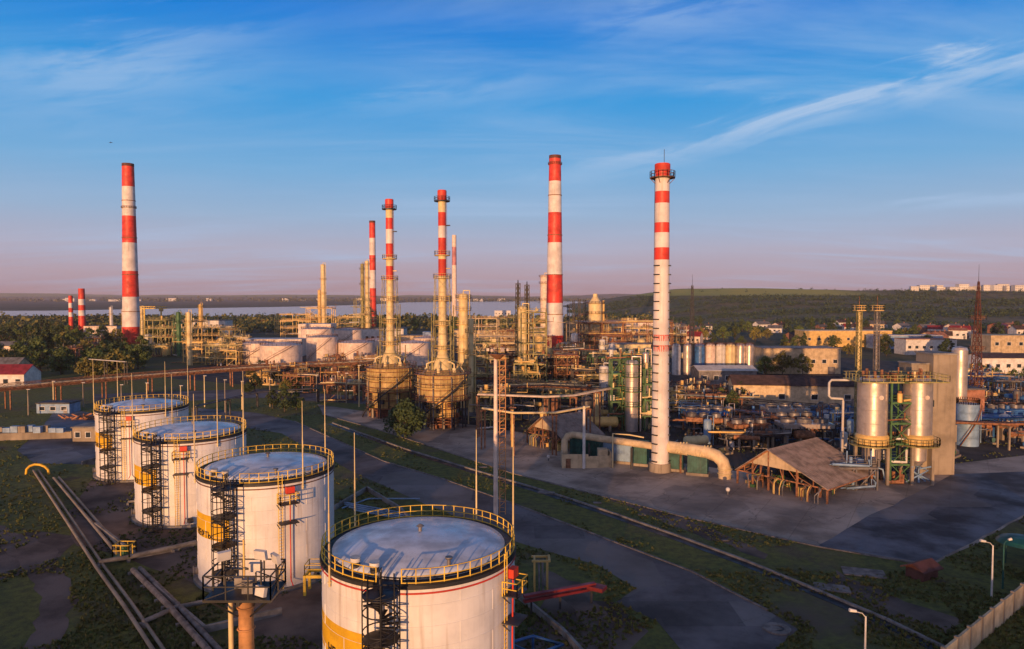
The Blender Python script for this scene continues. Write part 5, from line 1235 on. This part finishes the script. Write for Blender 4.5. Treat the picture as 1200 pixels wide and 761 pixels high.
for x in (-1.8, 1.8): MB().cyl((x, 0, 0), (x, 0, 2.6), .07, n=6).build('post', M['teal'], t)
t = thing('well_ring', 'pale flat concrete well ring at the road end', 'well ring', G(911, 738)); MB().annulus(0, 0, .02, .65, 1.25, 28, 0, .14).build('ring', M['kerb'], t); MB().cyl((0, 0, .02), (0, 0, .1), .64, n=20).build('cover', M['dark'], t)
# ------------------------------------------------------------------ pipes and bunds round the tanks
def ground_pipes(label, pts, n, r, m='concd', z=.5, sp=.75, posts=True):
    P = [G(*p) for p in pts]; o = P[0].copy(); t = thing('ground_pipeline', label, 'pipeline', o, 0)
    for j in range(n):
        Q = []
        for i, p in enumerate(P):
            d = (P[min(i + 1, len(P) - 1)] - P[max(i - 1, 0)]).normalized(); s = Vector((-d.y, d.x, 0)); Q.append(p - o + s * (j - (n - 1) / 2) * sp + Vector((0, 0, z)))
        MB().tube(Q, r * (1 - .15 * (j % 2)), 8).build('pipe', M[m], t)
    if posts:
        for a, c in zip(P, P[1:]):
            L = (c - a).length; d = (c - a).normalized()
            for i in range(int(L / 5) + 1): q = a + d * (i * 5) - o; MB().box(q.x, q.y, 0, n * sp + .3, .3, z - r * .6, math.atan2(d.y, d.x) + R(90)).build('sleeper', M['concd'], t)
    return t
ground_pipes('pair of pale pipes running down the left grass', [(42, 553), (80, 610), (118, 668), (150, 712), (190, 772), (230, 840)], 2, .2, 'concrete', posts=False, z=.3)
ground_pipes('concrete-topped pipe row from the yellow arch to the tanks', [(66, 562), (100, 602), (142, 652)], 2, .22, 'concrete', posts=False, z=.32)
ground_pipes('pipe pair leading past the floodlight tower foot', [(160, 672), (200, 712), (252, 770), (300, 830)], 2, .3, 'kerb')
ground_pipes('cross pipe joining the two left pipelines', [(116, 664), (150, 658), (230, 640)], 1, .3, 'concd')
ground_pipes('lower cross pipe by the second pipe pair', [(168, 735), (205, 718), (262, 706)], 1, .25, 'concd')
ground_pipes('thin pipe run from third tank foot to the dirt pad', [(150, 592), (190, 588), (232, 604)], 1, .18, 'concd')
t = thing('yellow_pipe_arch', 'yellow pipe arch over the left pipeline start', 'pipe', G(43, 556)); MB().tube([(-1.9, 0, 0), (-1.8, 0, .9), (-1.2, 0, 1.5), (-.3, 0, 1.8), (.6, 0, 1.75), (1.5, 0, 1.4), (2.1, 0, .8), (2.2, 0, 0)], .22, 8).build('arch', M['yellow'], t); MB().cyl((0, 0, 1.8), (0, 0, 2.3), .08, n=6).build('valve_stem', M['dark'], t)
t = thing('valve_station', 'yellow framed valve station where the left pipes cross', 'valve station', G(146, 656)); b = MB(); 
railing(b, [(-1, -.8, .6), (1, -.8, .6), (1, .8, .6), (-1, .8, .6)], 1.4, 1, .05, closed=True); b.build('railing', M['yrail'], t)
b = MB().box(0, 0, .5, 2, 1.6, .1); b.cyl((0, 0, 0), (0, 0, 1.6), .3, n=10); b.ring(0, 0, 1.7, .35, .05, 14, 5); b.build('valve', M['green'], t)
def bund(label, pts, h=.7):
    P = [G(*p) for p in pts]; o = P[0].copy(); b = MB()
    for a, c in zip(P, P[1:]): b.beam(a - o + Vector((0, 0, h / 2)), c - o + Vector((0, 0, h / 2)), .3, h)
    w = b.build('bund_wall', M['concd']); w.location = o; return tag(w, label, 'bund wall')
bund('low concrete bund wall around the pads of middle tanks', [(112, 618), (160, 655), (232, 640)])
bund('low concrete bund wall in front of the second tank', [(180, 690), (240, 742), (330, 720)])
bund('low concrete bund wall right of the second tank', [(392, 598), (430, 575), (470, 600), (500, 640)])
bund('low concrete bund wall near the red gallery', [(606, 700), (660, 745), (700, 790)])
bund('low bund wall beside the farthest tank', [(96, 545), (150, 530), (240, 545), (300, 560)])
t = thing('red_gallery', 'long red pipe gallery behind nearest tank to the grass', 'pipe gallery', G(614, 722)); e = G(697, 706) - G(614, 722)
b = MB()
for z in (1.5, 2.0): b.beam((0, 0, z), (e.x, e.y, z), .5, .25)
b.tube([(0, .3, 1.9), (e.x, e.y + .3, 1.9)], .2, 8); b.beam((e.x - .6, e.y, 1.75), (e.x + .9, e.y - .9, 1.75), 1.2, .4); b.build('gallery_beam', M['redroof'], t)
for f in (.1, .5, .95): MB().box(e.x * f, e.y * f, 0, .2, .2, 1.6).build('leg', M['dark'], t)
t = thing('pipe_portal', 'small ochre portal frame beyond nearest tank', 'portal frame', G(634, 694)); b = MB()
for x in (-.7, .7): b.box(x, 0, 0, .18, .18, 3.3); b.box(x, 1.4, 0, .18, .18, 3.3)
b.box(0, 0, 3.3, 2.0, .2, .2); b.box(0, 1.4, 3.3, 2.0, .2, .2); b.box(.9, .7, 3.35, .25, 1.7, .2); b.box(-.7, .7, 3.35, .2, 1.4, .2); b.build('portal', M['ochre'], t)
b = MB(); b.tube([(-.2, -.5, 0), (-.2, -.3, 1.6), (-.2, 1.2, 2.6), (-.2, 1.2, 3.2)], .12, 6); b.tube([(.2, -.5, 0), (.2, .5, 1), (.2, 1.3, 3.2)], .12, 6); b.build('pipe', M['steel'], t)
t = thing('blue_pipework', 'blue pipe cage at the foot of nearest tank', 'pipework', G(625, 770)); b = MB()
for dx, dy in ((-2, 0), (0, 1.2), (2, 0), (0, -1.2)): b.tube([(dx, dy, 0), (dx, dy, 1.3)], .12, 6)
b.tube([(-3, -.6, 1.3), (0, 1.2, 1.3), (2.6, -.4, 1.3), (0, -2.2, 1.3), (-3, -.6, 1.3)], .14, 6); b.tube([(-3, 1.6, .8), (2, -2.6, .8)], .1, 6); b.build('pipe', M['blue'], t)
t = thing('blue_pipework', 'blue ground pipes between second and nearest tank', 'pipework', G(440, 598)); b = MB()
for k in range(4): b.tube([(-6 + k, 3 - k * 1.4, .4), (5 + k, -3 - k * 1.4, .4), (8 + k, -6 - k, .4)], .13, 6)
b.tube([(-5, 0, .3), (-2, 5, .3), (6, 5, .3)], .12, 6); b.build('pipe', M['bluel'], t)
# steps / small stair down tank 1-2
steel_frame('yellow stair landing between nearest and second tank', G(372, 694), 2.2, 1.8, 2.2, 1, 'yrail', nx=1, ny=1)
# ------------------------------------------------------------------ left yard
t = building('long white-walled store with dark red roof at left edge', at(8, 250), 17, 9, 5.2, 'whitewall', 'redroof', rows=1, cols=4, gable=2.8)
building('grey-roofed hall behind the red-roofed store', at(-4, 272), 20, 9, 5.6, 'tan', 'greyroof', rows=1, cols=6, gable=3)
building('small pale hut on the left wood edge', at(10, 380), 16, 9, 6, 'pink', 'greyroof', rows=1, cols=3, gable=2)
building('flat white kiosk with black roof edge in the left yard', at(66, 196), 9, 5, 2.6, 'bluel', 'dark', rows=1, cols=3, name='kiosk', cat='kiosk')
building('low grey shed in shade beside the farthest tank', at(108, 158), 7, 5, 3, 'concrete', 'concd', rows=1, cols=3)
t = thing('material_heap', 'rusty scrap heap on the left yard beside the shed', 'scrap heap', at(95, 184)); b = MB()
for i in range(30): x, y = rnd.uniform(-4, 4), rnd.uniform(-2, 2); b.beam((x, y, rnd.uniform(0, .6)), (x + rnd.uniform(-3, 3), y + rnd.uniform(-1, 1), rnd.uniform(0, 1.6)), rnd.uniform(.1, .4))
b.build('scrap', M['rust'], t)
for i in range(9):
    p = at(-4 + i * 9, 158 - rnd.uniform(-1, 1)); q = tag(MB().box(0, 0, 0, 1.5, 1.2, 1.4 if 1 < i < 7 else 1.0, .1).build('concrete_block', M['bluel' if i % 3 else 'concrete']), 'pale concrete block stacked on the left yard wall', 'concrete block', 'pale blocks on the left yard wall'); q.location = (p.x, p.y, 1.6)
a, c = at(-40, 156), at(82, 160)
w = MB().beam((0, 0, .8), tuple((c - a) + Vector((0, 0, .8))), 1.6, 1.6); q = tag(w.build('retaining_wall', M['concrete']), 'pale retaining wall under the concrete blocks on the left yard', 'wall'); q.location = a
for i, (px, Y, h) in enumerate([(30, 190, 7), (60, 200, 8), (95, 205, 7), (210, 190, 8), (262, 195, 9), (282, 200, 8), (315, 205, 8), (420, 205, 12), (405, 212, 9), (395, 216, 9), (370, 214, 8), (170, 196, 8), (140, 200, 7), (238, 205, 9)]):
    t = thing('lamp_post', 'thin pale post standing along the pipe bridge', 'post', at(px, Y), 0, 'thin pale posts along the pipe bridge'); MB().cyl((0, 0, 0), (0, 0, h), .18, .12, 8).build('pole', M['cream' if i % 2 else 'concrete'], t); MB().box(.2, 0, h, .9, .3, .15).build('lamp_head', M['whitewall'], t)
bird = MB(); bird.lathe(0, 0, [(.01, -.35), (.10, -.15), (.13, .05), (.07, .3), (.01, .42)], 8, 0, True)
for s_ in (-1, 1): bird.add([(0, .02, .1), (s_ * .45, .2, .12), (s_ * .95, .05, -.05), (s_ * .45, .12, -.12), (0, 0, -.12), (0, .04, .1), (s_ * .45, .23, .12), (s_ * .95, .06, -.05), (s_ * .45, .15, -.12), (0, .03, -.12)], [(0, 1, 2, 3, 4), (9, 8, 7, 6, 5)])
bo = tag(bird.build('bird', M['black']), 'dark bird flying in the sky left of the lone chimney', 'bird'); bo.scale = (.5, .5, .5); bo.location = at(134, 150) + Vector((0, 0, Z(169, 150)))
# ------------------------------------------------------------------ trees
def make_tree(name, label, H_, W_, mleaf, seed, nclump=46, per=24, conical=False):
    r = random.Random(seed)
    t = thing(name, label, 'tree', (0, 0, -200))
    b = MB(); b.cyl((0, 0, 0), (.1, .05, H_ * .45), .028 * H_, .016 * H_, 8)
    tips = []
    for i in range(7):
        a = r.uniform(0, 6.28); z0 = H_ * r.uniform(.22, .45); z1 = H_ * r.uniform(.5, .85); rr = W_ * r.uniform(.25, .42)
        b.cyl((.05, 0, z0), (rr * math.cos(a), rr * math.sin(a), z1), .012 * H_, .004 * H_, 5); tips.append((rr * math.cos(a), rr * math.sin(a), z1))
    b.build('trunk', M['bark'], t)
    c = MB()
    for k in range(nclump):
        th = r.uniform(0, 6.28); u = r.random() ** .5; zf = r.uniform(.16, 1.0)
        env = math.sin(math.pi * min(1, (zf - .08) / .96) ** .8) if not conical else (1.05 - zf)
        rad_ = W_ / 2 * env * (.35 + .65 * u) * r.uniform(.75, 1.12)
        cx, cy, cz = rad_ * math.cos(th), rad_ * math.sin(th), H_ * zf
        cr = W_ * r.uniform(.09, .17)
        for _ in range(per):
            v = Vector((r.gauss(0, 1), r.gauss(0, 1), r.gauss(0, .8))); v = v.normalized() * cr * r.uniform(.5, 1.05)
            p = Vector((cx, cy, cz)) + v; s = H_ * r.uniform(.026, .050)
            n = (v.normalized() + Vector((r.uniform(-.7, .7), r.uniform(-.7, .7), r.uniform(-.4, .9)))).normalized()
            x = n.orthogonal().normalized(); y = n.cross(x)
            a = r.uniform(0, 6.28); x, y = x * math.cos(a) + y * math.sin(a), y * math.cos(a) - x * math.sin(a)
            c.add([p - x * s, p - y * s * .7, p + x * s, p + y * s * .8], [(0, 1, 2, 3)])
    c.build('crown', M[mleaf], t)
    return freeze(t)
trees = [make_tree('leafy_tree', 'leafy tree', 9, 8, 'leaf', 1), make_tree('leafy_tree', 'leafy tree', 9, 9, 'leaf2', 2), make_tree('leafy_tree', 'leafy tree', 10, 7.5, 'leaf3', 3), make_tree('leafy_tree', 'leafy tree', 8, 8.5, 'leaf', 4, 56), make_tree('poplar_tree', 'poplar', 13, 4.5, 'leaf3', 5, 44), make_tree('leafy_tree', 'round tree', 8, 8.2, 'leaf3', 6, 120, 26)]
KINDW = ['leafy green tree', 'broad olive tree', 'dark green tree', 'rounded green tree', 'slim dark poplar']
def put_tree(p, s, k, label, group=None):
    o = dup(trees[k], p, rnd.uniform(0, 6), label, (s * rnd.uniform(.9, 1.15), s * rnd.uniform(.9, 1.15), s)); 
    if group: o['group'] = group
    return o
put_tree(at(474, 160), 1.0, 5, 'round dark green tree at the apron edge before the furnaces')
put_tree(at(332, 196), .62, 2, 'dark bushy tree left of the furnaces beside the upper road')
put_tree(at(346, 200), .55, 0, 'smaller tree touching the dark bushy tree by upper road')
put_tree(at(318, 203), .5, 2, 'low dark tree next to the upper road bend')
for px, Y, s, k, lb in [(918, 288, 1.05, 1, 'broad olive tree in front of the tan hall'), (942, 286, .95, 1, 'second olive tree in front of the tan hall, right side'), (898, 290, .9, 3, 'green tree at the left corner of the tan hall'), (860, 190, .65, 2, 'dark tree between the white shed and the process yard'), (868, 206, .7, 2, 'dark tree before the brown-roofed shed'), (846, 208, .6, 3, 'low tree beside the process yard racks')]: put_tree(at(px, Y), s, k, lb)
for k in range(170):
    px = rnd.uniform(-40, 250); Y = rnd.uniform(300, 640) if k > 40 else rnd.uniform(268, 330)
    if px > 165 and Y < 440: Y += 200
    if any((at(px, Y) - at(*q)).length < 12 for q in ((12, 262), (-6, 300), (10, 380), (153, 443), (242, 540), (122, 560))): continue
    put_tree(at(px, Y), rnd.uniform(.75, 1.35), kk := rnd.choice([0, 0, 1, 2, 2, 3, 4] if k % 3 else [1, 0, 3]), KINDW[kk], 'trees of the left wood')
for k in range(14):
    put_tree(at(rnd.uniform(285, 400), rnd.uniform(205, 300)), rnd.uniform(.35, .6), rnd.choice([0, 2, 5, 1]), 'low bushy tree by the road', 'low trees by the upper road')
for k in range(70):
    px = rnd.uniform(780, 1300); Y = rnd.uniform(350, 700); p = at(px, Y); p.z = max(0, hillz(p.x, p.y) - 1.2)
    put_tree(p, rnd.uniform(.7, 1.2), kk := rnd.choice([0, 2, 2, 3, 4, 1]), KINDW[kk] + ' among houses', 'trees among the houses')
for k in range(16):
    put_tree(at(rnd.uniform(460, 580), rnd.uniform(560, 900)), rnd.uniform(.9, 1.3), rnd.choice([0, 2, 3]), 'dark tree on the lake shore', 'trees on the lake shore')
for px, Y in ((1190, 255), (1170, 250), (1205, 262), (1150, 262)): put_tree(at(px, Y), rnd.uniform(.6, .8), 0, 'green bushy tree below the annex', 'trees below the annex')
for tr in trees:
    for ch in KIDS[tr.name]: bpy.data.objects.remove(ch)
    LABELS.remove(tr); bpy.data.objects.remove(tr)
# far woods as masses
def wood(name, n, fn, label, m, s0=3, s1=6, faces=14, seed=3):
    r = random.Random(seed); b = MB()
    for _ in range(n):
        p = fn(r)
        if p is None: continue
        H_ = r.uniform(s0, s1)
        for _k in range(faces):
            v = Vector((r.gauss(0, .42), r.gauss(0, .42), abs(r.gauss(.35, .3)))) * H_; s = H_ * r.uniform(.16, .3)
            nrm = Vector((r.uniform(-1, 1), r.uniform(-1, .3), r.uniform(0, 1.2))).normalized(); x = nrm.orthogonal().normalized(); y = nrm.cross(x)
            q = p + v; b.add([q - x * s, q - y * s * .8, q + x * s, q + y * s], [(0, 1, 2, 3)], r.randrange(2))
    return tag(b.build(name, m), label, 'woodland', kind='stuff')
def on_hill(r):
    for _ in range(20):
        Y = 620 + 960 * r.random() ** .8; x = r.uniform(120, Y * .80); z = hillz(x, Y)
        if noise.noise(Vector((x / 160, Y / 50, 4))) + .5 * noise.noise(Vector((x / 40, Y / 25, 2))) > -.04 and not (z > 34 and x < 760 and r.random() < .96): return Vector((x, Y, z - 1.3))
wood('hillside_scrub', 5200, on_hill, 'dark scrub and trees covering the hillside', [M['leaf3'], M['leaf3']], 2, 6, 12)
def on_plain(r):
    for _ in range(20):
        Y = r.choice([r.uniform(620, 1000), r.uniform(700, 1050)]); x = r.uniform(-.80, .22) * Y
        px, py = 600 + x / Y * F, 0
        if noise.noise(Vector((x / 120, Y / 70, 8))) > -.15: return Vector((x, Y, 0))
wood('plain_woodland', 2600, on_plain, 'dark woodland on the plain before the lake', [M['leaf3'], M['leaf2']], 5, 9, 12, 5)
def on_far(r):
    Y = r.uniform(4300, 7200); x = r.uniform(-.78, .35) * Y
    return Vector((x, Y, 0)) if noise.noise(Vector((x / 500, Y / 400, 8))) > -.05 else None
wood('far_shore_woodland', 2600, on_far, 'hazy wooded belt on the far lake shore', [M['leaf3'], M['leaf2']], 14, 30, 8, 6)
# weeds and tufts in the near grass
def tufts():
    r = random.Random(11); b = MB(); n = 0
    while n < 20000:
        px, py = r.uniform(-60, 1260), 470 + 365 * r.random() ** 1.0
        p = G(px, py)
        if noise.noise(Vector((p.x / 9, p.y / 9, 2))) < -.05: continue
        q = proj(p)
        if in_paved(px, py): continue
        h = r.uniform(.08, .36)
        for _ in range(4):
            a = r.uniform(0, 6.28); w = r.uniform(.08, .25); d = Vector((math.cos(a), math.sin(a), 0)); e = Vector((r.uniform(-.2, .2), r.uniform(-.2, .2), h))
            b.add([p - d * w, p + d * w, p + e], [(0, 1, 2)], r.randrange(2))
        n += 1
    return tag(b.build('grass', [M['tuft'], M['tuft2']]), 'rough grass tufts over the verges and tank compounds', 'grass', kind='stuff')
PAVED = [[(372, 474), (560, 499), (690, 527), (860, 552), (1000, 570), (1110, 545), (1230, 530), (1330, 545), (1230, 590), (1092, 664), (958, 641), (800, 606), (600, 555), (500, 522), (378, 486)],
         [(228, 478), (300, 484), (345, 494), (450, 541), (600, 590), (700, 628), (810, 670), (900, 716), (935, 738), (905, 765), (800, 850), (760, 800), (770, 728), (722, 706), (745, 690), (700, 662), (620, 640), (500, 592), (420, 556), (330, 508)],
         [(20, 528), (52, 498), (66, 478), (120, 486), (124, 520), (110, 545), (40, 543)]]
def in_paved(x, y):
    for P in PAVED:
        c = False
        for i in range(len(P)):
            (x0, y0), (x1, y1) = P[i], P[i - 1]
            if (y0 > y) != (y1 > y) and x < (x1 - x0) * (y - y0) / (y1 - y0) + x0: c = not c
        if c: return True
    return False
tufts()
# ------------------------------------------------------------------ haze
b = MB().box(0, 0, -2, 32000, 32000, 130)
hz = bpy.data.materials.new('haze'); hz.use_nodes = True; t = hz.node_tree; t.nodes.clear()
pv = t.nodes.new('ShaderNodeVolumePrincipled'); pv.inputs['Color'].default_value = (0.85, 0.78, 0.90, 1); pv.inputs['Density'].default_value = 0.6e-4; pv.inputs['Anisotropy'].default_value = 0.0
ou = t.nodes.new('ShaderNodeOutputMaterial'); t.links.new(pv.outputs[0], ou.inputs['Volume'])
h = b.build('haze', hz); struct(h, 'stuff')
# ------------------------------------------------------------------ labels: make each single out one thing
MARKS = [('nearest tank', (-7.4, 56)), ('second tank', (-29, 82)), ('farthest white tank', (-68, 129)), ('white chimney', C_), ('left furnace', D1), ('right furnace', D2), ('tallest chimney', B), ('lone chimney', A),
         ('twin vessels', at(1050, 121)), ('large open shed', (48, 118)), ('small open shed', (10, 150)), ('silo row', at(835, 290)), ('copper vessel', at(697, 380)), ('pink tanks', at(340, 340)), ('rust-red mast', at(1146, 186)),
         ('green frame', at(745, 172)), ('dark spires', at(612, 240)), ('slim chimney', at(437, 600)), ('brown-roofed shed', at(932, 214)), ('tan block', at(1178, 330)), ('short chimneys', at(92, 600)), ('red-roofed store', at(12, 262)), ('ochre hall', at(988, 460)), ('thin far chimney', Fc)]
ORD = ['leftmost', 'second from left', 'third from left', 'fourth from left', 'fifth from left', 'sixth from left', 'seventh from left', 'eighth from left', 'ninth from left', 'tenth from left'] 
UN = ['', 'first', 'second', 'third', 'fourth', 'fifth', 'sixth', 'seventh', 'eighth', 'ninth', 'tenth', 'eleventh', 'twelfth', 'thirteenth', 'fourteenth', 'fifteenth', 'sixteenth', 'seventeenth', 'eighteenth', 'nineteenth']
def ordw(i):
    i += 1
    if i == 1: return 'leftmost'
    if i < 20: return UN[i] + ' from left'
    if i > 99: return 'in the farthest row, ' + str(i)
    tens = {2: ('twentieth', 'twenty'), 3: ('thirtieth', 'thirty'), 4: ('fortieth', 'forty'), 5: ('fiftieth', 'fifty'), 6: ('sixtieth', 'sixty'), 7: ('seventieth', 'seventy'), 8: ('eightieth', 'eighty'), 9: ('ninetieth', 'ninety')}[i // 10]
    return (tens[0] if i % 10 == 0 else tens[1] + '-' + UN[i % 10]) + ' from left'
def groups():
    g = {}
    for o in LABELS: g.setdefault(o['label'], []).append(o)
    return {k: v for k, v in g.items() if len(v) > 1}
for lab, os_ in groups().items():
    if len(lab.split()) > 8: continue
    for o in os_:
        mk = min(MARKS, key=lambda q: (Vector((q[1][0], q[1][1])) - Vector(o.location[:2])).length)[0]
        o['label'] = lab + ', near the ' + mk if mk.split()[-1] not in lab else lab
for lab, os_ in groups().items():
    os_.sort(key=lambda o: proj(o.location)[0])
    for i, o in enumerate(os_): o['label'] = lab + ', ' + ordw(i)
# things the photo shows nothing of stay out of the scene, except the shading ridge
